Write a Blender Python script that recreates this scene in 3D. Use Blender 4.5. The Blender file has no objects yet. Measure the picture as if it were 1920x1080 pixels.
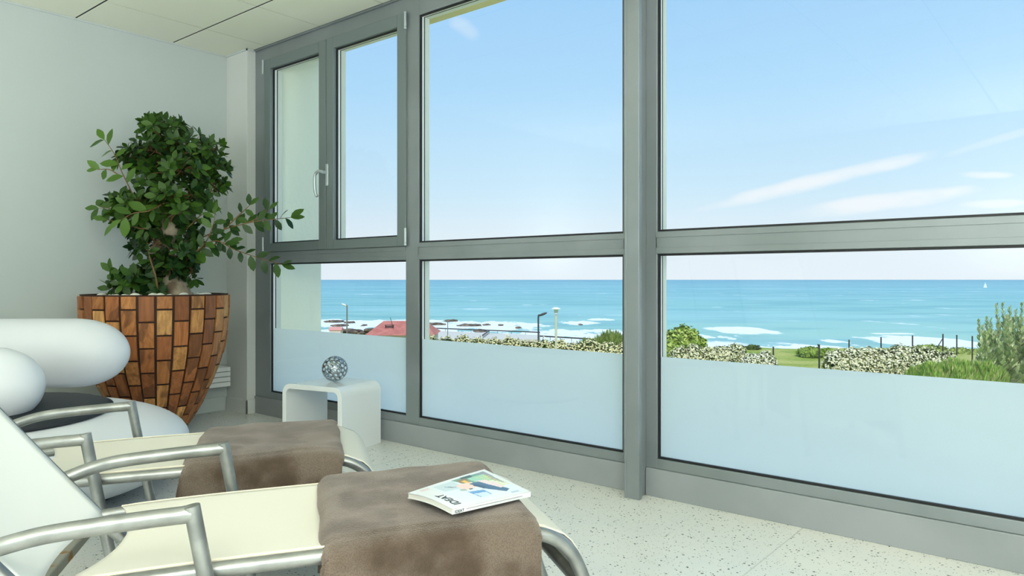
import bpy, bmesh, math, random
from mathutils import Vector, Matrix, noise
PI = math.pi
R = random.Random(7)
scene = bpy.context.scene
COL = scene.collection

# ------------------------------------------------------------------ camera
EYE = 0.95; FPX = 1375.0; HEAD = math.radians(39.4); HOR = 524.0
FW = Vector((-math.sin(HEAD), math.cos(HEAD), 0)); RT = Vector((math.cos(HEAD), math.sin(HEAD), 0))
cam_d = bpy.data.cameras.new('camera'); cam = bpy.data.objects.new('camera', cam_d); COL.objects.link(cam)
cam.location = (0, 0, EYE); cam.rotation_euler = (PI / 2, 0, HEAD)
cam_d.sensor_width = 36; cam_d.lens = FPX / 1920 * 36; cam_d.shift_y = -(540 - HOR) / 1920
cam_d.clip_start = 0.02; cam_d.clip_end = 60000
scene.camera = cam

# ------------------------------------------------------------------ exposure
scene.view_settings.view_transform = 'Standard'; scene.view_settings.look = 'None'
scene.view_settings.gamma = 1; scene.view_settings.exposure = 0.0
scene.view_settings.use_curve_mapping = False

def s2l(c):
    return tuple(((v / 255) / 12.92 if v / 255 <= 0.04045 else ((v / 255 + 0.055) / 1.055) ** 2.4) for v in c[:3]) + (1,)

# ------------------------------------------------------------------ sky
w = bpy.data.worlds.new('sky'); scene.world = w; w.use_nodes = True
nt = w.node_tree; nt.nodes.clear()
def N(t, typ, **k):
    n = t.nodes.new(typ)
    for a, b in k.items(): setattr(n, a, b)
    return n
def mth(t, op, a, b=None, c=None):
    n = N(t, 'ShaderNodeMath', operation=op)
    for i, v in enumerate((a, b, c)):
        if v is None: continue
        if isinstance(v, (int, float)): n.inputs[i].default_value = v
        else: t.links.new(v, n.inputs[i])
    return n.outputs[0]
def mrange(t, v, a, b, c=0.0, d=1.0, smooth=True):
    n = N(t, 'ShaderNodeMapRange'); n.interpolation_type = 'SMOOTHSTEP' if smooth else 'LINEAR'
    t.links.new(v, n.inputs[0])
    for i, x in zip((1, 2, 3, 4), (a, b, c, d)): n.inputs[i].default_value = x
    return n.outputs[0]
def ramp(t, fac, stops):
    n = N(t, 'ShaderNodeValToRGB'); e = n.color_ramp.elements
    while len(e) > 1: e.remove(e[0])
    e[0].position = stops[0][0]; e[0].color = stops[0][1]
    for p, c in stops[1:]:
        x = e.new(p); x.color = c
    if fac is not None: t.links.new(fac, n.inputs[0])
    return n.outputs[0]
def mix(t, fac, a, b, mode='MIX'):
    n = N(t, 'ShaderNodeMix', data_type='RGBA', blend_type=mode)
    for i, v in ((0, fac), (6, a), (7, b)):
        if isinstance(v, (int, float)): n.inputs[i].default_value = v
        elif isinstance(v, tuple): n.inputs[i].default_value = v
        else: t.links.new(v, n.inputs[i])
    return n.outputs[2]
def build_sky():
    t = nt
    tc = N(t, 'ShaderNodeTexCoord'); sep = N(t, 'ShaderNodeSeparateXYZ'); t.links.new(tc.outputs['Generated'], sep.inputs[0])
    x, y, z = sep.outputs
    grad = ramp(t, z, [(0.0, s2l((232, 241, 250))), (0.05, s2l((228, 240, 249))), (0.12, s2l((203, 232, 251))),
                       (0.24, s2l((176, 219, 252))), (0.40, s2l((158, 206, 250))), (1.0, s2l((140, 190, 245)))])
    # clouds live in a heading frame fixed in the sky (north-west part)
    fz = mth(t, 'ADD', mth(t, 'MULTIPLY', x, FW.x), mth(t, 'MULTIPLY', y, FW.y))
    fz = mth(t, 'MAXIMUM', fz, 0.05)
    rx = mth(t, 'ADD', mth(t, 'MULTIPLY', x, RT.x), mth(t, 'MULTIPLY', y, RT.y))
    a = mth(t, 'DIVIDE', rx, fz); b = mth(t, 'DIVIDE', z, fz)
    comb = N(t, 'ShaderNodeCombineXYZ'); t.links.new(mth(t, 'ADD', a, mth(t, 'MULTIPLY', b, 2.0)), comb.inputs[0])
    t.links.new(mth(t, 'MULTIPLY', mth(t, 'SUBTRACT', b, mth(t, 'MULTIPLY', a, 0.26)), 5.0), comb.inputs[1])
    nz = N(t, 'ShaderNodeTexNoise'); nz.inputs['Scale'].default_value = 7; nz.inputs['Detail'].default_value = 6
    t.links.new(comb.outputs[0], nz.inputs['Vector'])
    def streak(ax, bx, ang, ln, wd, k):
        ca, sa = math.cos(ang), math.sin(ang)
        da = mth(t, 'SUBTRACT', a, ax); db = mth(t, 'SUBTRACT', b, bx)
        u = mth(t, 'ADD', mth(t, 'MULTIPLY', da, ca), mth(t, 'MULTIPLY', db, sa))
        v = mth(t, 'SUBTRACT', mth(t, 'MULTIPLY', db, ca), mth(t, 'MULTIPLY', da, sa))
        q = mth(t, 'ADD', mth(t, 'POWER', mth(t, 'ABSOLUTE', mth(t, 'DIVIDE', u, ln)), 2.6), mth(t, 'POWER', mth(t, 'DIVIDE', v, wd), 2.0))
        q = mth(t, 'ADD', q, mth(t, 'MULTIPLY', mth(t, 'SUBTRACT', nz.outputs[0], 0.5), 2.0))
        return mrange(t, q, 1.25, -0.1, 0, k)
    P = lambda px, py: ((px - 960) / FPX, (HOR - py) / FPX)
    s = [streak(*P(1540, 338), 0.235, 0.175, 0.011, 0.72), streak(*P(1665, 378), 0.13, 0.13, 0.013, 0.7),
         streak(*P(1850, 328), 0.0, 0.04, 0.006, 0.6), streak(*P(1860, 382), 0.03, 0.05, 0.006, 0.5), streak(*P(870, 52), -0.6, 0.024, 0.012, 0.28),
         streak(*P(1870, 262), 0.28, 0.08, 0.006, 0.25)]
    c = s[0]
    for q in s[1:]: c = mth(t, 'MAXIMUM', c, q)
    col = mix(t, c, grad, s2l((250, 250, 253)))
    bg = N(t, 'ShaderNodeBackground'); bg.inputs[1].default_value = 1.04
    t.links.new(col, bg.inputs[0]); out = N(t, 'ShaderNodeOutputWorld'); t.links.new(bg.outputs[0], out.inputs[0])
build_sky()

# ------------------------------------------------------------------ sun
sd = bpy.data.lights.new('sun', 'SUN'); sd.energy = 3.2; sd.angle = math.radians(0.6); sd.color = (1.0, 0.96, 0.88)
sun = bpy.data.objects.new('sun', sd); COL.objects.link(sun)
sun.rotation_euler = Vector((0.45, -0.5, 0.80)).to_track_quat('Z', 'Y').to_euler()

# added fill lights, unseen: ceiling panels and floor uplighters (housings are built further down)
FILL_PANELS = [(x, y) for y in (-0.5, -1.4, -2.3) for x in (0.65, 1.9)]
FILL_PANEL_W = 13.0
FILL_UPS = [(0.9, -1.2), (1.9, 0.3), (-0.6, -2.2), (-4.45, -1.1)]; FILL_UPZ = 0.95; FILL_UP_W = 84.0
for (lx, ly) in FILL_UPS:
    ld = bpy.data.lights.new('uplighter_light', 'AREA'); ld.shape = 'DISK'; ld.size = 0.3; ld.energy = FILL_UP_W * (.55 if lx < -4 else 1); ld.color = (1.0, 0.985, 0.98); ld.spread = PI
    lo = bpy.data.objects.new('uplighter_light', ld); lo.location = (lx, ly, FILL_UPZ); lo.rotation_euler = (PI, 0, 0); COL.objects.link(lo)
for (lx, ly) in FILL_PANELS:
    ld = bpy.data.lights.new('ceiling_panel_light', 'AREA'); ld.shape = 'SQUARE'; ld.size = 0.56; ld.energy = FILL_PANEL_W; ld.color = (1.0, 0.985, 0.98)
    lo = bpy.data.objects.new('ceiling_panel_light', ld); lo.location = (lx, ly, 2.555); COL.objects.link(lo)

# ------------------------------------------------------------------ helpers
def mat(name, col, rough=0.5, metal=0.0, spec=0.5, coat=0.0):
    m = bpy.data.materials.new(name); m.use_nodes = True
    b = m.node_tree.nodes['Principled BSDF']
    b.inputs['Base Color'].default_value = col if len(col) == 4 else tuple(col) + (1,)
    b.inputs['Roughness'].default_value = rough; b.inputs['Metallic'].default_value = metal
    b.inputs['Specular IOR Level'].default_value = spec; b.inputs['Coat Weight'].default_value = coat
    return m
def bsdf(m): return m.node_tree.nodes['Principled BSDF']
def coords(t, kind='Object', scale=(1, 1, 1)):
    tc = N(t, 'ShaderNodeTexCoord'); mp = N(t, 'ShaderNodeMapping'); mp.inputs['Scale'].default_value = scale
    t.links.new(tc.outputs[kind], mp.inputs[0]); return mp.outputs[0]
def tex_noise(t, vec, scale, detail=4, rough=0.5):
    n = N(t, 'ShaderNodeTexNoise'); n.inputs['Scale'].default_value = scale; n.inputs['Detail'].default_value = detail
    n.inputs['Roughness'].default_value = rough
    if vec is not None: t.links.new(vec, n.inputs['Vector'])
    return n.outputs[0]
def vary(m, c1, c2, scale=5, detail=4, sc=(1, 1, 1), lo=0.35, hi=0.65, kind='Object'):
    t = m.node_tree; v = tex_noise(t, coords(t, kind, sc), scale, detail)
    t.links.new(mix(t, mrange(t, v, lo, hi), c1, c2), bsdf(m).inputs['Base Color']); return v
def bump(m, scale, strength, dist=0.01, detail=4, sc=(1, 1, 1), kind='Object'):
    t = m.node_tree; v = tex_noise(t, coords(t, kind, sc), scale, detail)
    b = N(t, 'ShaderNodeBump'); b.inputs['Strength'].default_value = strength; b.inputs['Distance'].default_value = dist
    t.links.new(v, b.inputs['Height']); t.links.new(b.outputs[0], bsdf(m).inputs['Normal'])

class MB:
    def __init__(s): s.v = []; s.f = []; s.mi = []; s.fc = []
    def add(s, vs, fs, mi=0, col=None):
        o = len(s.v); s.v += [tuple(p) for p in vs]
        for f in fs: s.f.append([i + o for i in f]); s.mi.append(mi); s.fc.append(col)
    def box(s, a, b, mi=0, bev=0.0):
        x0, y0, z0 = a; x1, y1, z1 = b
        if bev <= 0:
            s.add([(x0, y0, z0), (x1, y0, z0), (x1, y1, z0), (x0, y1, z0), (x0, y0, z1), (x1, y0, z1), (x1, y1, z1), (x0, y1, z1)],
                  [(3, 2, 1, 0), (4, 5, 6, 7), (0, 1, 5, 4), (1, 2, 6, 5), (2, 3, 7, 6), (3, 0, 4, 7)], mi); return
        bm = bmesh.new(); bmesh.ops.create_cube(bm, size=1)
        for v in bm.verts: v.co = Vector(((x0 + x1) / 2 + v.co.x * (x1 - x0), (y0 + y1) / 2 + v.co.y * (y1 - y0), (z0 + z1) / 2 + v.co.z * (z1 - z0)))
        bmesh.ops.bevel(bm, geom=bm.edges[:], offset=bev, segments=2, affect='EDGES', profile=0.5)
        bm.verts.index_update()
        s.add([v.co[:] for v in bm.verts], [[v.index for v in f.verts] for f in bm.faces], mi); bm.free()
    def tube(s, pts, r, seg=12, mi=0, cap=True, taper=None):
        pts = [Vector(p) for p in pts]; n = len(pts); rings = []
        prev = None
        for i, p in enumerate(pts):
            d = (pts[min(i + 1, n - 1)] - pts[max(i - 1, 0)]).normalized()
            if prev is None:
                a = d.orthogonal().normalized()
            else:
                a = (prev - d * prev.dot(d)).normalized()
            prev = a; b = d.cross(a); rr = r if taper is None else taper[i]
            rings.append([p + (a * math.cos(2 * PI * k / seg) + b * math.sin(2 * PI * k / seg)) * rr for k in range(seg)])
        vs = [q for rg in rings for q in rg]
        fs = [(i * seg + k, i * seg + (k + 1) % seg, (i + 1) * seg + (k + 1) % seg, (i + 1) * seg + k) for i in range(n - 1) for k in range(seg)]
        if cap: fs += [tuple(range(seg))[::-1], tuple((n - 1) * seg + k for k in range(seg))]
        s.add(vs, fs, mi)
    def build(s, name, mats, parent=None, smooth=False, colattr=None):
        me = bpy.data.meshes.new(name); me.from_pydata(s.v, [], s.f); me.update()
        if not isinstance(mats, (list, tuple)): mats = [mats]
        for m in mats: me.materials.append(m)
        for i, p in enumerate(me.polygons): p.material_index = s.mi[i]; p.use_smooth = smooth
        if colattr:
            ca = me.color_attributes.new(colattr, 'FLOAT_COLOR', 'CORNER'); k = 0; dat = []
            for i, f in enumerate(s.f): dat += list(s.fc[i] or (1, 1, 1, 1)) * len(f)
            ca.data.foreach_set('color', dat)
        o = bpy.data.objects.new(name, me); COL.objects.link(o)
        if parent: o.parent = parent
        return o
def tag(o, label=None, cat=None, group=None, kind=None):
    if label: o['label'] = label
    if cat: o['category'] = cat
    if group: o['group'] = group
    if kind: o['kind'] = kind
    return o
def empty(name, loc=(0, 0, 0), rz=0.0):
    o = bpy.data.objects.new(name, None); o.location = loc; o.rotation_euler = (0, 0, rz); o.empty_display_size = 0.05; COL.objects.link(o); return o
def thing(name, label, cat, loc=(0, 0, 0), rz=0.0, group=None): return tag(empty(name, loc, rz), label, cat, group)
def copy_tree(o, parent=None):
    c = o.copy(); COL.objects.link(c); c.parent = parent
    for ch in [q for q in o.children]: copy_tree(ch, c)
    return c
def smoothed(pts, k=8):
    P = [Vector(p) for p in pts]; P = [P[0] * 2 - P[1]] + P + [P[-1] * 2 - P[-2]]; out = []
    for i in range(1, len(P) - 2):
        a, b, c, d = P[i - 1:i + 3]
        for j in range(k):
            t = j / k; out.append(0.5 * ((2 * b) + (c - a) * t + (2 * a - 5 * b + 4 * c - d) * t * t + (3 * b - a - 3 * c + d) * t ** 3))
    out.append(P[-2]); return out
def shade(o, ang=40):
    me = o.data
    for p in me.polygons: p.use_smooth = True
    bm = bmesh.new(); bm.from_mesh(me); lim = math.radians(ang)
    for e in bm.edges:
        e.smooth = not (len(e.link_faces) == 2 and e.calc_face_angle(0) > lim)
    bm.to_mesh(me); bm.free(); return o
def at(px, py, d): return Vector((0, 0, EYE)) + FW * d + RT * ((px - 960) / FPX * d) + Vector((0, 0, (HOR - py) / FPX * d))
def ellipsoid(c, rad, rz=0.0, seg=32, rings=20, power=2.0):
    vs = []; fs = []; cr, sr = math.cos(rz), math.sin(rz)
    sg = lambda v, e: math.copysign(abs(v) ** e, v)
    e = 2.0 / power
    for i in range(rings + 1):
        ph = -PI / 2 + PI * i / rings
        for k in range(seg):
            th = 2 * PI * k / seg
            x = sg(math.cos(ph), e) * math.cos(th) * rad[0]; y = sg(math.cos(ph), e) * math.sin(th) * rad[1]; z = sg(math.sin(ph), e) * rad[2]
            vs.append((c[0] + x * cr - y * sr, c[1] + x * sr + y * cr, c[2] + z))
    for i in range(rings):
        for k in range(seg):
            fs.append((i * seg + k, i * seg + (k + 1) % seg, (i + 1) * seg + (k + 1) % seg, (i + 1) * seg + k))
    return vs, fs

# ------------------------------------------------------------------ room materials
M_wall = mat('painted_wall', s2l((198, 207, 206)), 0.7, spec=0.3); bump(M_wall, 60, 0.06, 0.002)
M_pillar = mat('pillar_paint', s2l((214, 218, 215)), 0.6, spec=0.3)
M_ceil = mat('ceiling_tile', s2l((232, 235, 218)), 0.8, spec=0.2)
M_gap = mat('ceiling_gap', s2l((16, 18, 16)), 0.9)
M_alu = mat('grey_aluminium', s2l((150, 158, 155)), 0.36, 0.3); vary(M_alu, s2l((140, 147, 150)), s2l((130, 138, 140)), 3, 3)
M_sash = mat('grey_sash_paint', s2l((116, 127, 128)), 0.45, 0.1)
M_up = mat('upstand_paint', s2l((158, 163, 163)), 0.55)
vary(M_up, s2l((150, 155, 158)), s2l((140, 146, 148)), 2.5, 6)
M_gask = mat('black_gasket', (0.006, 0.008, 0.010), 0.5)
M_outer = mat('outer_frame', s2l((206, 216, 206)), 0.5)
M_white = mat('white_paint', s2l((236, 238, 236)), 0.4)
M_chrome = mat('chrome', (0.75, 0.78, 0.8), 0.08, 1.0)
M_silver = mat('satin_handle', s2l((190, 200, 203)), 0.35, 0.5)
M_fin = mat('exterior_render', s2l((214, 222, 202)), 0.9)
vary(M_fin, s2l((238, 243, 222)), s2l((226, 236, 220)), 1.2, 5, (1, 1, 0.35)); bump(M_fin, 25, 0.3, 0.01)
M_soff = mat('soffit_render', s2l((224, 222, 160)), 0.9); vary(M_soff, s2l((222, 218, 158)), s2l((214, 216, 176)), 2, 4)

def glass_mat():
    m = bpy.data.materials.new('clear_glass'); m.use_nodes = True; t = m.node_tree; t.nodes.clear()
    tr = N(t, 'ShaderNodeBsdfTransparent'); tr.inputs[0].default_value = (0.985, 0.995, 0.99, 1)
    gl = N(t, 'ShaderNodeBsdfGlossy'); gl.inputs['Roughness'].default_value = 0.0
    ge = N(t, 'ShaderNodeNewGeometry'); dp = N(t, 'ShaderNodeVectorMath', operation='DOT_PRODUCT')
    t.links.new(ge.outputs['Normal'], dp.inputs[0]); t.links.new(ge.outputs['Incoming'], dp.inputs[1])
    fr = mth(t, 'ADD', mth(t, 'MULTIPLY', mth(t, 'POWER', mth(t, 'SUBTRACT', 1.0, mth(t, 'ABSOLUTE', dp.outputs['Value'])), 5.0), 0.6), 0.022)
    mx = N(t, 'ShaderNodeMixShader'); t.links.new(fr, mx.inputs[0])
    t.links.new(tr.outputs[0], mx.inputs[1]); t.links.new(gl.outputs[0], mx.inputs[2])
    o = N(t, 'ShaderNodeOutputMaterial'); t.links.new(mx.outputs[0], o.inputs[0]); return m
M_glass = glass_mat()
def frost_mat():
    m = bpy.data.materials.new('frosted_film'); m.use_nodes = True; t = m.node_tree; t.nodes.clear()
    tl = N(t, 'ShaderNodeBsdfTranslucent'); tl.inputs[0].default_value = (0.98, 0.99, 0.955, 1)
    df = N(t, 'ShaderNodeBsdfDiffuse'); df.inputs[0].default_value = (0.80, 0.88, 0.88, 1)
    mx = N(t, 'ShaderNodeMixShader'); mx.inputs[0].default_value = 0.22
    t.links.new(tl.outputs[0], mx.inputs[1]); t.links.new(df.outputs[0], mx.inputs[2])
    o = N(t, 'ShaderNodeOutputMaterial'); t.links.new(mx.outputs[0], o.inputs[0]); return m
M_frost = frost_mat()

def floor_mat():
    m = mat('speckled_vinyl', s2l((226, 229, 220)), 0.33, spec=0.4); t = m.node_tree
    co = coords(t)
    base = mix(t, mrange(t, tex_noise(t, co, 1.6, 5), 0.35, 0.65), s2l((224, 223, 216)), s2l((215, 218, 214)))
    cur = base
    for scale, lim, c in ((60, 0.17, (52, 56, 56)), (92, 0.15, (84, 88, 86)), (44, 0.11, (36, 38, 38)), (120, 0.22, (176, 178, 166))):
        v = N(t, 'ShaderNodeTexVoronoi'); v.inputs['Scale'].default_value = scale
        mp = N(t, 'ShaderNodeMapping'); mp.inputs['Location'].default_value = (scale * .3, scale * .7, 0); mp.inputs['Rotation'].default_value = (0, 0, scale); mp.inputs['Scale'].default_value = (1, 1, 0)
        t.links.new(co, mp.inputs[0]); t.links.new(mp.outputs[0], v.inputs['Vector'])
        sp = N(t, 'ShaderNodeSeparateColor'); t.links.new(v.outputs['Color'], sp.inputs[0])
        on = mth(t, 'MULTIPLY', mth(t, 'LESS_THAN', v.outputs['Distance'], mth(t, 'MULTIPLY', sp.outputs[1], lim * 1.6)), mth(t, 'LESS_THAN', sp.outputs[0], 0.55))
        cur = mix(t, on, cur, s2l(c))
    # welded seam between vinyl sheets
    sx = N(t, 'ShaderNodeSeparateXYZ'); t.links.new(co, sx.inputs[0])
    d = mth(t, 'ABSOLUTE', mth(t, 'SUBTRACT', mth(t, 'PINGPONG', mth(t, 'ADD', sx.outputs[0], 0.92), 1.0), 0.0))
    cur = mix(t, mth(t, 'MULTIPLY', mth(t, 'LESS_THAN', d, 0.0025), 0.5), cur, s2l((170, 174, 166)))
    t.links.new(cur, bsdf(m).inputs['Base Color']); return m
M_floor = floor_mat()

# ------------------------------------------------------------------ room shell
WY = 2.88; XL = -5.008; XR = 2.6; YB = -2.8; CZ = 2.58
def struct(name, mb, m, parent=None, **k):
    o = mb.build(name, m, parent, **k)
    if parent is None: o['kind'] = 'structure'
    return o
mb = MB(); mb.box((XL - .15, YB - .15, -.12), (XR + .15, WY + 0.07, 0)); struct('floor', mb, M_floor)
mb = MB(); mb.box((XL - .15, YB - .15, 0), (XL, 3.30, 2.95)); struct('wall_left', mb, M_wall)
mb = MB(); mb.box((XR, YB - .15, 0), (XR + .15, 3.30, 2.95)); struct('wall_right', mb, M_wall)
mb = MB(); mb.box((XL, YB - .15, 0), (XR, YB, 2.95)); struct('wall_back', mb, M_wall)
# ceiling: dark grid void with separate tiles
mb = MB(); mb.box((XL - .15, YB - .15, CZ + .0022), (XR + .15, WY + .07, 2.95), 1)
gx = [-4.572 + 0.6175 * k for k in range(-1, 13)]; gy = [2.42 - 0.613 * k for k in range(-1, 10)]
for i in range(len(gx) - 1):
    for j in range(len(gy) - 1):
        x0 = max(gx[i], XL) + .003; x1 = min(gx[i + 1], XR) - .003; y1 = min(gy[j], WY - .015) - .006; y0 = max(gy[j + 1], YB) + .006
        if x1 <= x0 or y1 <= y0: continue
        mb.box((x0, y0, CZ), (x1, y1, CZ + .002), 0)
struct('ceiling', mb, [M_ceil, M_gap])
mb = MB()  # slim angle trims where ceiling meets the walls
mb.box((XL, YB, CZ - .012), (XL + .008, WY - .06, CZ - .0005)); mb.box((XL, 2.807, CZ - .012), (-4.727, 2.815, CZ - .0005)); mb.box((-4.735, 2.807, CZ - .012), (-4.727, 2.87, CZ - .0005))
struct('trim_1', mb, M_wall); mb = MB(); mb.box((-4.72, WY - .016, CZ - .010), (XR, WY - .001, CZ + .001)); struct('trim_4', mb, M_alu)
# boxed pillar in the corner
mb = MB(); mb.box((XL, 2.815, 0), (-4.735, 2.92, CZ), bev=.003); struct('wall_corner_pillar', mb, M_pillar)
mb = MB(); mb.box((XL + .0005, 0.0, 0), (XL + .012, 2.803, .10), bev=.002); struct('baseboard_left', mb, M_wall)
mb = MB(); mb.box((XL + .012, 2.803, 0), (-4.723, 2.8145, .10), bev=.002); mb.box((-4.7345, 2.803, 0), (-4.723, 2.872, .10), bev=.002); struct('baseboard_pillar', mb, M_pillar)
# upstand under the window wall and outside parts
mb = MB(); mb.box((-4.734, 2.872, 0), (-1.642, 2.95, .122), bev=.002); mb.box((-1.597, 2.872, 0), (XR, 2.95, .122), bev=.002); struct('wall_front', mb, M_up)
mb = MB(); mb.box((-1.645, 2.780, 0), (-1.578, 2.806, CZ), bev=.003)
mb.box((-1.649, 2.777, 0), (-1.638, 2.83, CZ), bev=.002); mb.box((-1.640, 2.806, 0), (-1.599, 2.94, CZ)); mb.box((-1.712, 2.885, 0), (-1.60, 2.94, CZ))
struct('trim_2', mb, M_alu)
mb = MB(); mb.box((XL - .15, 2.951, 2.585), (XR + .15, 3.30, 2.95)); mb.box((XL, 2.92, 2.50), (XR, 2.9505, 2.95)); struct('trim_3', mb, M_soff)
mb = MB(); mb.box((XL, 2.945, -.3), (-4.556, 3.31, 2.95)); struct('wall_exterior_fin', mb, M_fin)
M_ledge = mat('ledge', s2l((242, 241, 234)), 0.8)  # unseen ledge, added near-white to brighten the frosted film from outside
mb = MB(); mb.box((-4.556, 2.951, -.3), (XR + .15, 3.32, .10)); mb.box((XL - .15, YB - .15, -7.0), (XR + .15, 3.30, -.3)); struct('wall_facade', mb, M_ledge)

# ---- windows
GY0, GY1 = 2.905, 2.925
def rect_frame(mb, x0, x1, z0, z1, wl, wr, wb, wt, y0, y1, mi=0, bev=.002):
    mb.box((x0, y0, z0), (x0 + wl, y1, z1), mi, bev); mb.box((x1 - wr, y0, z0), (x1, y1, z1), mi, bev)
    mb.box((x0 + wl, y0, z0), (x1 - wr, y1, z0 + wb), mi, bev); mb.box((x0 + wl, y0, z1 - wt), (x1 - wr, y1, z1), mi, bev)
def glazing(par, x0, x1, z0, z1, film=None):
    """x0..z1 is the clear opening; inner gasket, spacer, outer gasket, pale outer frame, pane"""
    g = MB(); rect_frame(g, x0, x1, z0, z1, .009, .009, .009, .009, 2.889, 2.899, 0, 0)
    rect_frame(g, x0, x1, z0, z1, .006, .006, .006, .006, 2.917, 2.923, 0, 0); g.build('gasket', M_gask, par)
    g = MB(); rect_frame(g, x0, x1, z0, z1, .003, .003, .003, .003, 2.9235, 2.962, 0, 0); g.build('outer_frame', M_outer, par)
    g = MB(); rect_frame(g, x0, x1, z0, z1, .005, .005, .005, .005, 2.9015, 2.9165, 0, 0); g.build('glazing_spacer', M_white, par)
    g = MB(); g.box((x0 + .001, 2.8995, z0 + .001), (x1 - .001, 2.9010, z1 - .001)); p = g.build('pane', M_glass, par)
    if film:
        g = MB(); g.add([(x0 + .010, 2.9018, z0 + .009), (x1 - .004, 2.9018, z0 + .009), (x1 - .004, 2.9018, film), (x0 + .010, 2.9018, film)], [(0, 1, 2, 3)])
        f = g.build('frosted_film', M_frost, par)
def rails(mb, x0, x1, z0, z1):
    mb.box((x0, 2.880, z0), (x1, 2.94, z1), 0, .002)
    mb.box((x0, 2.8765, z0 + .001), (x1, 2.8805, z0 + .026), 0, .001); mb.box((x0, 2.8765, z1 - .026), (x1, 2.8805, z1 - .001), 0, .001)
# window 1: double casement above, fixed pane below
w1 = empty('window_1', (0, 0, 0)); w1['kind'] = 'structure'
mb = MB(); rails(mb, -4.555, -3.158, 1.062, 1.1415); mb.box((-3.93, 2.9005, 1.14), (-3.86, 2.94, 2.49), 0, 0)
mb.box((-4.734, 2.880, .123), (-4.5465, 2.94, CZ - .001), 0, .002); mb.box((-3.158, 2.880, .123), (-3.051, 2.94, 2.577), 0, .002)
mb.box((-4.55, 2.880, .123), (-3.156, 2.94, .166), 0, .002); mb.box((-4.55, 2.880, 2.4855), (-3.156, 2.94, 2.577), 0, .002)
mb.build('frame', M_alu, w1)
glazing(w1, -4.5465, -3.158, .166, 1.062, .611)
for x0, x1 in ((-4.600, -3.897), (-3.891, -3.146)):
    s = MB(); rect_frame(s, x0, x1, 1.142, 2.486, .073, .073, .058, .071, 2.866, 2.90, 0, .003)
    so = s.build('sash', M_sash, w1); glazing(so, x0 + .073, x1 - .073, 1.20, 2.415)
    if x0 > -3.9:
        h = MB(); h.box((-3.884, 2.853, 1.545), (-3.860, 2.867, 1.685), 0, .005)
        ho = h.build('handle', M_silver, so); h = MB()
        h.tube([(-3.872, 2.858, 1.63), (-3.872, 2.825, 1.63)], .010, 12)
        h.tube(smoothed([(-3.872, 2.822, 1.632), (-3.905, 2.815, 1.636), (-3.932, 2.812, 1.615), (-3.938, 2.812, 1.56), (-3.932, 2.815, 1.50), (-3.922, 2.82, 1.478)], 6), .0095, 12)
        shade(h.build('lever', M_silver, so))
    hx = -4.605 if x0 < -4 else -3.141
    for hz in (1.16, 2.40):
        h = MB(); h.tube([(hx, 2.860, hz), (hx, 2.860, hz + .085)], .0075, 12); h.tube([(hx, 2.860, hz - .014), (hx, 2.860, hz - .002)], .008, 12)
        h.build('hinge', M_silver, so)
def fixed_window(n, x0, x1):
    e = empty('window_%d' % n); e['kind'] = 'structure'
    m = MB(); jl = .055 if n > 2 else 0.0
    m.box((x0 - jl - .0, 2.880, .123), (x0 + .0, 2.94, 2.577), 0, .002) if jl else None
    m.box((x1, 2.880, .123), (x1 + .055, 2.94, 2.577), 0, .002)
    m.box((x0, 2.880, .123), (x1, 2.94, .166), 0, .002); m.box((x0, 2.880, 2.452), (x1, 2.94, 2.577), 0, .002)
    rails(m, x0 - .007, x1 + .007, 1.062, 1.159)
    m.build('frame', M_alu, e)
    glazing(e, x0, x1, .166, 1.062, .611); glazing(e, x0, x1, 1.159, 2.452)
fixed_window(2, -3.051, -1.715)
fixed_window(3, -1.545, -0.06)
fixed_window(4, 0.05, 1.40)
fixed_window(5, 1.51, 2.545)

# ------------------------------------------------------------------ housings for the added ceiling fill panels
M_fill_glow = bpy.data.materials.new('lit_diffuser'); M_fill_glow.use_nodes = True
b_ = bsdf(M_fill_glow); b_.inputs['Base Color'].default_value = (.9, .9, .88, 1); b_.inputs['Emission Color'].default_value = (1, .97, .92, 1); b_.inputs['Emission Strength'].default_value = 1.5
for i, (lx, ly) in enumerate(FILL_PANELS):
    if i == 0:
        proto = thing('ceiling_light', '', 'ceiling light', (lx, ly, CZ), 0, 'square panel lights in the ceiling')
        g = MB(); rect_frame(g, -.31, .31, -.31, .31, .02, .02, .02, .02, 0, 0); g = MB()
        for a, b in (((-.31, -.31, -.012), (.31, -.29, -.0005)), ((-.31, .29, -.012), (.31, .31, -.0005)), ((-.31, -.29, -.012), (-.29, .29, -.0005)), ((.29, -.29, -.012), (.31, .29, -.0005))): g.box(a, b)
        g.build('frame', M_white, proto); g = MB(); g.box((-.29, -.29, -.008), (.29, .29, -.001)); g.build('diffuser', M_fill_glow, proto); l = proto
    else: l = copy_tree(proto); l.location = (lx, ly, CZ)
    l['label'] = 'square white lit panel light in the tiled ceiling behind the loungers, out of view'

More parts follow.
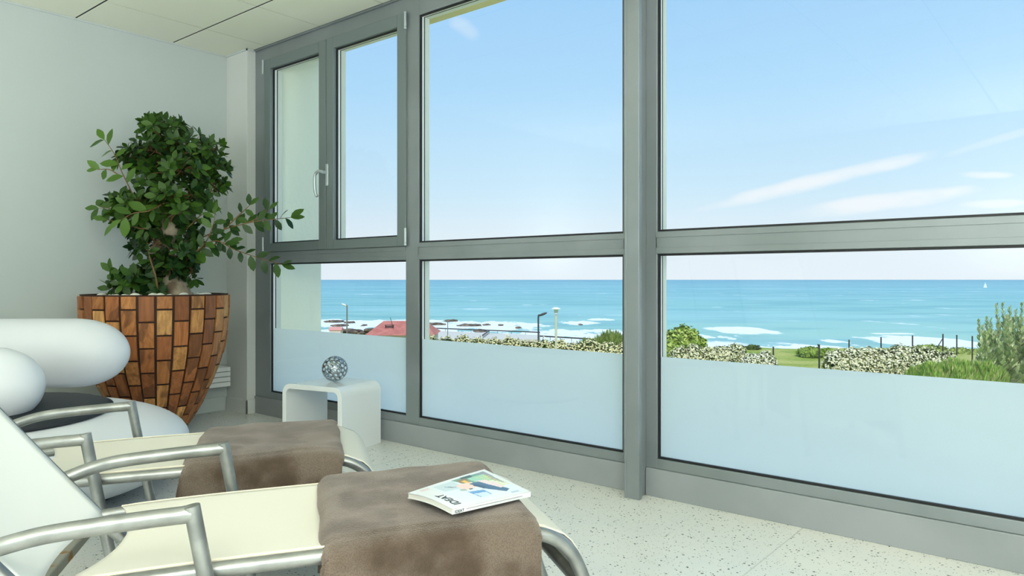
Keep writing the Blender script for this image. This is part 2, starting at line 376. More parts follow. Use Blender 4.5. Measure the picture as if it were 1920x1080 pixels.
# ------------------------------------------------------------------ loungers
M_tube = mat('brushed_tube', s2l((160, 162, 160)), 0.38, 0.85)
vary(M_tube, s2l((166, 168, 167)), s2l((140, 143, 142)), 14, 6, (1, 1, 1))
M_sling = mat('cream_sling', s2l((218, 215, 203)), 0.65, spec=0.3); bump(M_sling, 420, 0.25, 0.0006, 2)
M_back = mat('white_sling', s2l((232, 234, 232)), 0.7, spec=0.3); bump(M_back, 420, 0.25, 0.0006, 2)
M_seam = mat('seam', s2l((220, 214, 194)), 0.8)
M_rust = mat('rusty_bar', s2l((120, 116, 100)), 0.7, 0.3); vary(M_rust, s2l((128, 128, 118)), s2l((120, 84, 30)), 22, 4, lo=.55, hi=.66)
def towel_mat():
    m = mat('fleece', s2l((112, 97, 84)), 0.95, spec=0.15); t = m.node_tree; co = coords(t)
    n1 = tex_noise(t, co, 7, 4); n2 = tex_noise(t, co, 380, 3)
    c = mix(t, mrange(t, n1, 0.38, 0.62), s2l((122, 109, 98)), s2l((84, 71, 60)))
    c = mix(t, mth(t, 'MULTIPLY', mrange(t, n2, 0.4, 0.62), 0.34), c, s2l((70, 57, 46)))
    t.links.new(c, bsdf(m).inputs['Base Color'])
    bsdf(m).inputs['Sheen Weight'].default_value = 0.6; bsdf(m).inputs['Sheen Roughness'].default_value = 0.35; bsdf(m).inputs['Sheen Tint'].default_value = s2l((215, 210, 206))
    b = N(t, 'ShaderNodeBump'); b.inputs['Strength'].default_value = 0.7; b.inputs['Distance'].default_value = 0.006
    t.links.new(n2, b.inputs['Height']); t.links.new(b.outputs[0], bsdf(m).inputs['Normal']); return m
M_fleece = towel_mat()
M_fold = mat('fleece_fold', s2l((100, 84, 70)), 0.95, spec=0.1)

HW = 0.247
RAILP = smoothed([(-.345, .352), (-.2, .368), (0, .378), (.3, .386), (.6, .392), (.68, .391), (.735, .376), (.78, .338), (.812, .27), (.842, .18), (.872, .09), (.90, .016)], 6)
BACKP = smoothed([(-.235, .30), (-.285, .355), (-.40, .492), (-.517, .635), (-.70, .86), (-.86, 1.05), (-.93, 1.12)], 5)
def railz(s):
    for a, b in zip(RAILP, RAILP[1:]):
        if a.x <= s <= b.x: return a.y + (b.y - a.y) * (s - a.x) / (b.x - a.x)
    return RAILP[-1].y
def make_lounger():
    root = thing('sun_lounger', '', 'sun lounger')
    for sd_ in (-1, 1):
        y = sd_ * HW
        m = MB(); m.tube([(p.x, y, p.y) for p in RAILP], .0155, 14); shade(m.build('side_rail', M_tube, root))
        m = MB(); m.tube([(p.x, y, p.y) for p in BACKP], .0155, 14); shade(m.build('back_rail', M_tube, root))
        ya = sd_ * .281
        m = MB(); arm = [(0.0, ya, .503)] + smoothed([(-.07, ya, .500), (-.16, ya, .494), (-.25, ya, .486), (-.31, ya, .474), (-.36, sd_ * .270, .458), (-.375, sd_ * .262, .452)], 5)
        m.tube(arm, .0165, 14); m.tube([(-.0165, ya, .503), (0.0, ya, .503)], .0165, 14)
        m.tube([(-.002, ya, .519), (0.012, ya, .44), (.045, ya, .26), (.093, ya, .012)], .0155, 14)
        shade(m.build('armrest', M_tube, root), 30)
        m = MB(); m.tube(smoothed([(-.335, y, .355), (-.37, y, .30), (-.42, y, .14), (-.46, y, .012)], 5), .0155, 12); shade(m.build('leg', M_tube, root))
        for (s_, z_, n_) in ((.0935, .009, 'foot_cap'), (-.46, .009, 'foot_cap'), (.90, .009, 'foot_cap')):
            m = MB(); m.tube([(s_, ya if s_ == .0935 else y, 0), (s_, ya if s_ == .0935 else y, .02)], .0175, 12); m.build('foot_cap', M_gask, root)
    m = MB(); m.box((-.315, -HW, .335), (-.285, HW, .36), 0, .004); m.build('crossbar', M_rust, root)
    m = MB(); m.tube([(.806, -HW, .262), (.806, HW, .262)], .014, 12); shade(m.build('crossbar', M_tube, root))
    m = MB(); m.tube([(-.93, -HW, 1.12), (-.93, HW, 1.12)], .0155, 12); shade(m.build('crossbar', M_tube, root))
    # seat sling from the back hinge over the waterfall foot
    ss = [i / 60 for i in range(61)]; S0, S1 = -.235, .845; NV = 24
    m = MB(); vs = []
    for i in range(61):
        for j in range(NV + 1):
            v = j / NV * 2 - 1; s_ = S0 + (S1 - S0) * ss[i]
            s_ += (1 - ss[i]) ** 6 * .055 * (1 - v * v)
            z_ = railz(s_) + .0165 - .012 * (1 - v * v) * min(1, (S1 - s_) * 4)
            off = .0
            vs.append((s_ + (.010 if s_ > .75 else 0), v * (HW - .004), z_))
    W_ = NV + 1
    m.add(vs, [(i * W_ + j, (i + 1) * W_ + j, (i + 1) * W_ + j + 1, i * W_ + j + 1) for i in range(60) for j in range(NV)])
    o = m.build('seat_sling', M_sling, root, smooth=True); md = o.modifiers.new('solid', 'SOLIDIFY'); md.thickness = .003; md.offset = 0
    for sd_ in (-1, 1):
        m = MB(); pts = [(S0 + (S1 - S0) * a, sd_ * (HW - .006), railz(S0 + (S1 - S0) * a) + .0175) for a in ss[:54]]
        m.tube(pts, .0028, 6); m.build('seam', M_seam, root)
    # back sling
    m = MB(); vs = []
    bp = [p for p in BACKP if p.y > .345]
    for p in bp:
        for j in range(NV + 1):
            v = j / NV * 2 - 1; sag = .018 * (1 - v * v)
            vs.append((p.x + .010 - sag, v * (HW - .004), p.y + .010 - sag))
    m.add(vs, [(i * W_ + j, (i + 1) * W_ + j, (i + 1) * W_ + j + 1, i * W_ + j + 1) for i in range(len(bp) - 1) for j in range(NV)])
    o = m.build('backrest_sling', M_back, root, smooth=True); md = o.modifiers.new('solid', 'SOLIDIFY'); md.thickness = .003; md.offset = 0
    return root
LB = math.radians(34.8); LV = Vector((math.sin(LB), math.cos(LB), 0)); WV = Vector((-math.cos(LB), math.sin(LB), 0))
lrot = math.atan2(LV.y, LV.x)
def lpos(s, w_, z=0): return LV * s + WV * w_ + Vector((0, 0, z))
S1_, W1_ = -.205, 1.792
S2_, W2_ = -.588, 2.577
lg1 = make_lounger(); lg1.location = lpos(S1_, W1_); lg1.rotation_euler.z = lrot
lg1['label'] = 'metal framed sun lounger with cream sling in front, its towel carrying a magazine'
lg2 = copy_tree(lg1); lg2.location = lpos(S2_, W2_)
lg2['label'] = 'metal framed sun lounger with cream sling behind, between front lounger and round white armchair'
for l in (lg1, lg2): l['group'] = 'pair of sun loungers facing the windows'

# ------------------------------------------------------------------ towels
def make_towel(name, label, s0, w0, sa, sb, seed, drop_near, thick, wrinkle):
    root = thing(name, label, 'towel', lpos(s0, w0), lrot, 'brown towels on the loungers')
    ho = HW + .024
    def section(v, grow=0.0, dn=drop_near, df=.22):
        # v in 0..1 along: near hem -> up -> across -> far side down ; returns (y,z offset over rail, flag)
        r = .030 + grow
        near, arc, flat = dn, r * PI / 2, 2 * (ho - .030)
        L_ = near + arc + flat + arc + df; t_ = v * L_
        y0 = -(ho) - grow * .6
        if t_ < near: return (y0 - .010 * math.sin(t_ / near * 3), -(near - t_) - r, 0)
        t_ -= near
        if t_ < arc:
            a = t_ / r; return (y0 + r - r * math.cos(a), -r + r * math.sin(a), 0)
        t_ -= arc
        if t_ < flat: return (y0 + r + t_, 0, 1)
        t_ -= flat
        if t_ < arc:
            a = t_ / r; return (y0 + r + flat + r * math.sin(a), -r + r * math.cos(a), 0)
        t_ -= arc
        return (y0 + r + flat + r, -r - t_, 0)
    def sheet(nm, sa_, sb_, lift, grow, mat_, dn, th):
        NU, NV_ = 90, 150; m = MB(); vs = []
        for i in range(NU + 1):
            u = i / NU; s_ = sa_ + (sb_ - sa_) * u
            for j in range(NV_ + 1):
                v = j / NV_; y, z, fl = section(v, grow, dn)
                n = noise.noise(Vector((s_ * 5 + seed, y * 5, z * 5))) * .006 + noise.noise(Vector((s_ * 13 + seed, y * 11, z * 7 + 3))) * .0035
                zr = railz(min(max(s_, -.3), .66)) + .0165 + lift
                ed = min(u, 1 - u) * (sb_ - sa_); rnd = -.010 * max(0, 1 - ed / .018) ** 2
                zz = zr + z + (n + rnd) * (1 if z > -.03 else 0) + (.004 if fl else 0)
                if wrinkle:
                    # soft ridge where the folded layers crease along the near edge
                    if fl: zz += .010 * math.exp(-((y + .17 + .03 * math.sin(s_ * 14)) / .03) ** 2) * (0.5 + 0.5 * math.sin(s_ * 22 + 1)) - .006 * math.exp(-((y + .08) / .06) ** 2)
                yy = y + (n * 1.3 - .006 * math.sin(s_ * 18 + seed) * min(1, max(0, -z) * 6)) * (1 if z < -.015 else 0)
                wob = .006 * noise.noise(Vector((y * 9, z * 9, seed + 5))) * (1 if u in (0, 1) or True else 0) * (abs(u - .5) * 2) ** 4
                slope = -.045 * min(1, max(0, -z) / .3) * (1 - u) if z < -.03 and y < 0 else 0
                vs.append((s_ + wob + slope, yy, zz))
        W_ = NV_ + 1
        m.add(vs, [(i * W_ + j, (i + 1) * W_ + j, (i + 1) * W_ + j + 1, i * W_ + j + 1) for i in range(NU) for j in range(NV_)])
        o = m.build(nm, mat_, root, smooth=True); md = o.modifiers.new('solid', 'SOLIDIFY'); md.thickness = th; md.offset = 1
        bv = o.modifiers.new('bevel', 'BEVEL'); bv.width = th * .4; bv.segments = 3; bv.limit_method = 'ANGLE'; bv.angle_limit = math.radians(60)
        return o
    sheet('upper_layer', sa, sb, thick * .45, .012, M_fleece, drop_near, thick * .5)
    sheet('under_layer', sa - .009, sb - .006, .0025, .001, M_fleece, drop_near - .006, thick * .38)
    return root
make_towel('towel', 'brown fleece towel draped over the front lounger, under the magazine', S1_, W1_, .250, .695, 3.3, .30, .020, False)
make_towel('towel', 'brown fleece towel with creased top draped over the rear lounger', S2_, W2_, .255, .700, 8.1, .26, .018, True)

# ------------------------------------------------------------------ magazine
def make_magazine():
    cs = [Vector(p) for p in MAGC]   # top-left(title, fore edge), title-spine, bottom-spine, bottom-fore  (x along lounger, y across, z)
    root = thing('magazine', 'white design magazine titled IDEAT with an illustrated cover on the front towel', 'magazine', cs[1][:], 0)
    o0 = cs[1]; TH = .011
    def S(u, v):   # u from spine to fore edge, v from title edge to bottom
        p = (cs[1] * (1 - u) + cs[0] * u) * (1 - v) + (cs[2] * (1 - u) + cs[3] * u) * v - o0
        p.z += .004 * math.sin(PI * u) * (1 - v) - .006 * (u ** 2) * (1 - v) ** 2
        return p
    # pages block
    NX, NY = 16, 16; m = MB(); W_ = NX + 1
    def slab(m, ztop, zbot, u0, u1, v0, v1, mi=0):
        vs = []
        for zz in (ztop, zbot):
            for j in range(NY + 1):
                for i in range(NX + 1):
                    p = S(u0 + (u1 - u0) * i / NX, v0 + (v1 - v0) * j / NY); vs.append((p.x, p.y, p.z + zz))
        n = W_ * (NY + 1); fs = []
        for j in range(NY):
            for i in range(NX):
                a = j * W_ + i; fs.append((a, a + 1, a + W_ + 1, a + W_)); fs.append((n + a, n + a + W_, n + a + W_ + 1, n + a + 1))
        for i in range(NX):
            fs.append((i, n + i, n + i + 1, i + 1)); a = NY * W_ + i; fs.append((a, a + 1, n + a + 1, n + a))
        for j in range(NY):
            a = j * W_; fs.append((a, a + W_, n + a + W_, n + a)); a = j * W_ + NX; fs.append((a, n + a, n + a + W_, a + W_))
        m.add(vs, fs, mi)
    slab(m, -.0008, -TH, .008, .99, .006, .994); m.build('page_block', mat('paper_edges', s2l((205, 205, 198)), 0.8), root)
    m = MB(); slab(m, -TH, -TH - .0006, 0, 1, 0, 1); m.build('back_cover', mat('cover_white', s2l((224, 227, 228)), 0.3), root)
    m = MB(); A, B_ = S(0, 0), S(0, 1)
    m.add([(A.x, A.y, A.z), (B_.x, B_.y, B_.z), (B_.x, B_.y, B_.z - TH - .0006), (A.x, A.y, A.z - TH - .0006)], [(0, 1, 2, 3)])
    sp = m.build('spine', bpy.data.materials['cover_white'], root)
    # cover print: coloured shapes on paper
    NX, NY = 90, 120; W_ = NX + 1; m = MB()
    white = (226, 229, 231)
    def inpoly(x, y, P):
        c = False
        for i in range(len(P)):
            (x1, y1), (x2, y2) = P[i], P[i - 1]
            if (y1 > y) != (y2 > y) and x < (x2 - x1) * (y - y1) / (y2 - y1) + x1: c = not c
        return c
    shapes = [([(.93, .22), (.95, .95), (.08, .95), (.10, .20)], (222, 232, 238)), ([(.90, .25), (.90, .50), (.55, .48), (.6, .24)], (200, 214, 220)),
              ([(.93, .50), (.94, .95), (.62, .93), (.66, .55)], (120, 160, 140)), ([(.94, .62), (.94, .76), (.80, .74), (.82, .6)], (60, 92, 84)),
              ([(.92, .85), (.93, .95), (.40, .94), (.66, .84)], (150, 152, 160)), ([(.86, .66), (.86, .90), (.60, .86), (.62, .68)], (160, 206, 180)),
              ([(.88, .54), (.88, .66), (.70, .62), (.74, .52)], (150, 122, 74)), ([(.80, .56), (.82, .62), (.66, .62), (.66, .58)], (240, 190, 70)),
              ([(.72, .44), (.70, .64), (.50, .60), (.46, .42)], (242, 208, 196)), ([(.66, .58), (.66, .72), (.22, .86), (.16, .78), (.40, .62)], (74, 108, 140)),
              ([(.70, .70), (.66, .80), (.34, .88), (.30, .80), (.5, .74)], (238, 214, 214)), ([(.40, .42), (.36, .60), (.18, .60), (.16, .44)], (110, 160, 210)),
              ([(.30, .44), (.28, .58), (.16, .58), (.14, .46)], (205, 220, 236)), ([(.56, .40), (.52, .46), (.44, .44), (.48, .38)], (176, 186, 184)),
              ([(.50, .49), (.48, .53), (.45, .52), (.46, .48)], (70, 80, 84)), ([(.56, .58), (.60, .62), (.44, .68), (.40, .63)], (56, 80, 112))]
    cols = []
    for j in range(NY):
        for i in range(NX):
            u = (i + .5) / NX; v = (j + .5) / NY; c = white
            for P_, cc in shapes:
                if inpoly(u, v, P_): c = cc
            for k in range(9):   # yellow teaser text rows
                uu = .80 - k * .052; a0 = .76 + .012 * k
                if abs(u - uu) < .014 and a0 < v < a0 + .15 - .004 * k + .02 * math.sin(k * 3): c = (228, 226, 96) if (int(v * 160) % 4 and j % 5) else c
            for (a, b, d, e) in ((.74, .36, .64, .42), (.78, .33, .66, .38)):
                tt = (u - a) / (d - a)
                if 0 < tt < 1 and abs(v - (b + (e - b) * tt)) < .006: c = (40, 60, 70)
            if .84 < u < .93 and .10 < v < .20 and (int(u * 120) + int(v * 130)) % 3 == 0: c = (214, 150, 150)
            if abs(u - .1) < .02 and .80 < v < .90 and j % 2: c = (120, 150, 180)
            cols.append(s2l(c))
    vs = []
    for j in range(NY + 1):
        for i in range(NX + 1):
            p = S(i / NX, j / NY); vs.append((p.x, p.y, p.z + .0004))
    k = 0
    for j in range(NY):
        for i in range(NX):
            a = j * W_ + i; m.v if 0 else None
            m.f.append([a, a + 1, a + W_ + 1, a + W_]); m.mi.append(0); m.fc.append(cols[k]); k += 1
    m.v = vs
    mc = mat('printed_cover', (1, 1, 1, 1), 0.3); t = mc.node_tree; at_ = N(t, 'ShaderNodeAttribute'); at_.attribute_name = 'print'
    t.links.new(at_.outputs['Color'], bsdf(mc).inputs['Base Color'])
    m.build('front_cover', mc, root, colattr='print')
    ink = mat('ink', (0.02, 0.022, 0.03, 1), 0.4)
    def text(s_, size, fn, par, nm):
        cu = bpy.data.curves.new('t', 'FONT'); cu.body = s_; cu.size = size; cu.resolution_u = 3; cu.offset = .02
        ob = bpy.data.objects.new('t', cu); COL.objects.link(ob); dg = bpy.context.evaluated_depsgraph_get()
        me = bpy.data.meshes.new_from_object(ob.evaluated_get(dg)); bpy.data.objects.remove(ob)
        xs = [v.co.x for v in me.vertices]; w_ = max(xs); x0 = min(xs)
        for v in me.vertices: v.co = fn((v.co.x - x0) / (w_ - x0), v.co.y / size)
        me.materials.clear(); me.materials.append(ink); o = bpy.data.objects.new(nm, me); COL.objects.link(o); o.parent = par
    def f1(a, b):     # title: letters stand on the title edge side, tops toward the title edge
        p = S(.52 - .42 * (1 - a) + 0.0, .165 - b * .13); return Vector((p.x, p.y, p.z + .0009))
    def f1b(a, b):
        p = S(.10 + .43 * a, .165 - b * .12); return Vector((p.x, p.y, p.z + .0009))
    text('IDEAT', 1, f1b, root, 'title_text')
    Asp, Bsp = S(0, 0), S(0, 1); nrm = Vector((Bsp - Asp)).cross(Vector((0, 0, 1))).normalized()
    if nrm.dot(Vector((0, 0, 0)) - o0) < 0: nrm = -nrm
    def f2(a, b):
        p = Asp.lerp(Bsp, .03 + .11 * a); return Vector((p.x, p.y, p.z - .0095 + b * .0085)) + nrm * .0006
    text('IDEAT', 1, f2, sp, 'spine_text')
    m = MB()
    for k in range(40):
        a = .17 + .018 * k; q0 = Asp.lerp(Bsp, a) + nrm * .0005; q1 = Asp.lerp(Bsp, a + .011) + nrm * .0005
        m.add([(q0.x, q0.y, q0.z - .0062), (q1.x, q1.y, q1.z - .0062), (q1.x, q1.y, q1.z - .0048), (q0.x, q0.y, q0.z - .0048)], [(0, 1, 2, 3)])
    m.build('spine_print', ink, sp)
MAGC = [lpos(0.2299, 1.7031, .460), lpos(0.305, 1.5483, .457), lpos(0.5096, 1.6402, .453), lpos(0.4528, 1.8668, .453)]
make_magazine()

# ---- OBJ2 START
# ------------------------------------------------------------------ round white armchair
M_vinyl = mat('white_vinyl', s2l((222, 226, 232)), 0.42, spec=0.4)
bump(M_vinyl, 4, 0.12, 0.02, 2)
M_pad = mat('dark_pad', s2l((34, 39, 46)), 0.75); bump(M_pad, 180, 0.4, 0.001, 2)
def armchair():
    c = at(0, HOR, 3.17); c = Vector((c.x, c.y, 0)) + RT * ((0 - 0) * 1.0)
    c = FW * 3.17 + RT * -2.14
    root = thing('armchair', 'round white vinyl armchair with puffy roll backrest and dark seat pad beside the planter', 'armchair', c, HEAD)
    m = MB(); v, f = ellipsoid((0, 0, .205), (.685, .685, .205), seg=64, rings=32, power=2.35); m.add(v, f); m.build('seat', M_vinyl, root, smooth=True)
    m = MB(); m.tube([(0, 0, .002), (0, 0, .02)], .40, 48); m.build('base', M_gask, root)
    # back roll, curved around the rear of the seat (local x = across, local y = away)
    def roll(nm, pts, r, e0, e1):
        P = smoothed(pts, 10); n = len(P); tp = []
        L = [0]
        for a, b in zip(P, P[1:]): L.append(L[-1] + (b - a).length)
        for l in L:
            d = min(l / e0, 1.0); d2 = min((L[-1] - l) / e1, 1.0)
            tp.append(r * max(.02, math.sqrt(max(0, 1 - (1 - d) ** 2.2))) * max(.02, math.sqrt(max(0, 1 - (1 - d2) ** 2.2))))
        # denser sampling at the rounded ends
        m = MB(); m.tube(P, r, 40, taper=tp); o = m.build(nm, M_vinyl, root, smooth=True); sb = o.modifiers.new('sub', 'SUBSURF'); sb.levels = 1; sb.render_levels = 1
    end = -1.925 + 2.14
    def ends(a, b, k=7):
        return [a.lerp(b, (1 - math.cos(i / k * PI / 2))) for i in range(k)]
    z = .583
    a = Vector((end, .50, z)); b = Vector((end - .28, .50, z)); pts = ends(a, b) + [b, Vector((-.25, .50, z)), Vector((-.50, .44, z)), Vector((-.72, .28, z)), Vector((-.82, .1, z))]
    pp = pts[:-1]; roll('backrest', pts, .172, .27, .27)
    z = .525; e2 = -1.885 + 2.14
    a = Vector((e2, -.23, z)); b = Vector((e2 - .2, -.25, z)); pts = ends(a, b) + [b, Vector((-.2, -.30, z)), Vector((-.5, -.34, z)), Vector((-.72, -.2, z))]
    roll('armrest', pts, .155, .20, .20)
    # quilted pad on top of the seat, sunk to its curve
    m = MB(); vs = []; fs = []; NR, NS = 14, 72; cz = lambda r_: .205 + .205 * (max(0, 1 - (r_ / .685) ** 2.35)) ** (1 / 2.35)
    for i in range(NR + 1):
        rr = .385 * i / NR
        for k in range(NS):
            th = 2 * PI * k / NS; e = .012 * (1 - (i / NR) ** 8) + .004 + .0012 * math.sin(th * 40) * (1 if NR - 3 < i < NR else 0)
            px_, py_ = .03 + rr * math.cos(th), -.10 + rr * math.sin(th); vs.append((px_, py_, cz(math.hypot(px_, py_)) + e))
    for i in range(NR):
        for k in range(NS): fs.append((i * NS + k, i * NS + (k + 1) % NS, (i + 1) * NS + (k + 1) % NS, (i + 1) * NS + k))
    m.add(vs, fs); o = m.build('seat_pad', M_pad, root, smooth=True); md = o.modifiers.new('s', 'SOLIDIFY'); md.thickness = .012; md.offset = -1
armchair()

# ------------------------------------------------------------------ wall heater
ht = thing('wall_heater', 'low white slatted heater on the left wall behind the wooden planter', 'heater', (XL, 2.40, .19))
m = MB()
for k in range(4): m.box((.004 + .0, -.36, .0355 * k), (.138, .365, .0355 * k + .032), 0, .003)
m.build('slats', M_white, ht)
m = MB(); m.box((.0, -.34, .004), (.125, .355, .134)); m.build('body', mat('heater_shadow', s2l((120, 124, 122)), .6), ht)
m = MB(); m.box((.0, .3655, .0), (.136, .3675, .138)); m.build('end_cap', M_white, ht)

# ------------------------------------------------------------------ side table
M_gloss = mat('white_lacquer', s2l((230, 234, 234)), 0.12, spec=0.5, coat=0.5)
tb = thing('side_table', 'glossy white waterfall side table with rounded corners by the window', 'table', (-3.225, 2.475, 0), math.radians(12))
def ushape():
    Wd, Hh, r, t_ = .43, .362, .055, .028
    out = [(-Wd, 0), (-Wd, Hh - r)] + [(-Wd + r - r * math.cos(a * PI / 16), Hh - r + r * math.sin(a * PI / 16)) for a in range(1, 8)] + [(-Wd + r, Hh), (-r, Hh)] + \
          [(-r + r * math.sin(a * PI / 16), Hh - r + r * math.cos(a * PI / 16)) for a in range(1, 8)] + [(0, Hh - r), (0, 0)]
    r2 = r - t_ + .004
    X0, X1, H2 = -Wd + t_, -t_, Hh - t_
    inn = [(X0, 0), (X0, H2 - r2)] + [(X0 + r2 - r2 * math.cos(a * PI / 16), H2 - r2 + r2 * math.sin(a * PI / 16)) for a in range(1, 8)] + [(X0 + r2, H2), (X1 - r2, H2)] + \
          [(X1 - r2 + r2 * math.sin(a * PI / 16), H2 - r2 + r2 * math.cos(a * PI / 16)) for a in range(1, 8)] + [(X1, H2 - r2), (X1, 0)]
    n = len(out); D = .345; m = MB()
    vs = [(x, 0, z) for x, z in out] + [(x, 0, z) for x, z in inn] + [(x, D, z) for x, z in out] + [(x, D, z) for x, z in inn]
    fs = []
    for i in range(n - 1):
        fs += [(i, n + i, n + i + 1, i + 1), (2 * n + i, 2 * n + i + 1, 3 * n + i + 1, 3 * n + i), (i, i + 1, 2 * n + i + 1, 2 * n + i), (n + i, 3 * n + i, 3 * n + i + 1, n + i + 1)]
    for i in (0, n - 1): fs.append((i, 2 * n + i, 3 * n + i, n + i))
    m.add(vs, fs); o = m.build('body', M_gloss, tb); bv = o.modifiers.new('b', 'BEVEL'); bv.width = .0025; bv.segments = 2; bv.angle_limit = math.radians(60); shade(o, 40)
ushape()

# ------------------------------------------------------------------ perforated chrome ball
M_ball = mat('dark_chrome', (.34, .37, .39), .12, 1.0)
def ball():
    c = Vector(BALLC); Rr = .073
    ic = bmesh.new(); bmesh.ops.create_icosphere(ic, subdivisions=1, radius=1)
    # frequency-3 subdivision by hand
    tris = [[v.co.copy() for v in f.verts] for f in ic.faces]; ic.free(); key = lambda p: tuple(round(x, 4) for x in p); V = {}; F_ = []
    for a, b, d in tris:
        g = {}
        for i in range(4):
            for j in range(4 - i):
                p = (a * (3 - i - j) + b * i + d * j).normalized(); g[i, j] = key(p); V[key(p)] = p
        for i in range(3):
            for j in range(3 - i):
                F_.append((g[i, j], g[i + 1, j], g[i, j + 1]))
                if i + j < 2: F_.append((g[i + 1, j], g[i + 1, j + 1], g[i, j + 1]))
    inc = {k: [] for k in V}
    for f in F_:
        cen = (V[f[0]] + V[f[1]] + V[f[2]]).normalized()
        for k in f: inc[k].append((cen, f))
    m = MB(); rr_ = random.Random(3)
    for k, lst in inc.items():
        n = V[k]; a = n.orthogonal().normalized(); b = n.cross(a)
        lst = sorted(lst, key=lambda q: math.atan2(q[0].dot(b), q[0].dot(a))); cs_ = [q[0] for q in lst]; poly = []
        for i, q in enumerate(cs_):
            poly.append(q); poly.append(((q + cs_[(i + 1) % len(cs_)]) / 2).normalized())
        mean = sum((q - n).length for q in poly) / len(poly); rad = mean * rr_.uniform(.66, .84)
        ring = []
        for q in poly:
            d = (q - n * q.dot(n)).normalized(); ring.append((n * math.cos(rad) + d * math.sin(rad)))
        L_ = len(poly); vs = [p * Rr for p in poly] + [((p + q) / 2).normalized() * Rr for p, q in zip(poly, ring)] + [p * Rr for p in ring]
        m.add(vs, [(l * L_ + i, l * L_ + (i + 1) % L_, (l + 1) * L_ + (i + 1) % L_, (l + 1) * L_ + i) for l in (0, 1) for i in range(L_)])
    o = m.build('ornament_ball', M_ball, smooth=True); o.location = c; o.rotation_euler = (.3, .5, .2)
    bm = bmesh.new(); bm.from_mesh(o.data); bmesh.ops.remove_doubles(bm, verts=bm.verts, dist=1e-5); bm.to_mesh(o.data); bm.free()
    for p in o.data.polygons: p.use_smooth = True
    s_ = o.modifiers.new('s', 'SOLIDIFY'); s_.thickness = .003; s_.offset = -1
    b_ = o.modifiers.new('u', 'SUBSURF'); b_.levels = 1; b_.render_levels = 1
    tag(o, 'small chrome ball full of round holes on the white side table', 'ornament')
BALLC = (-3.468, 2.615, .4365)
ball()

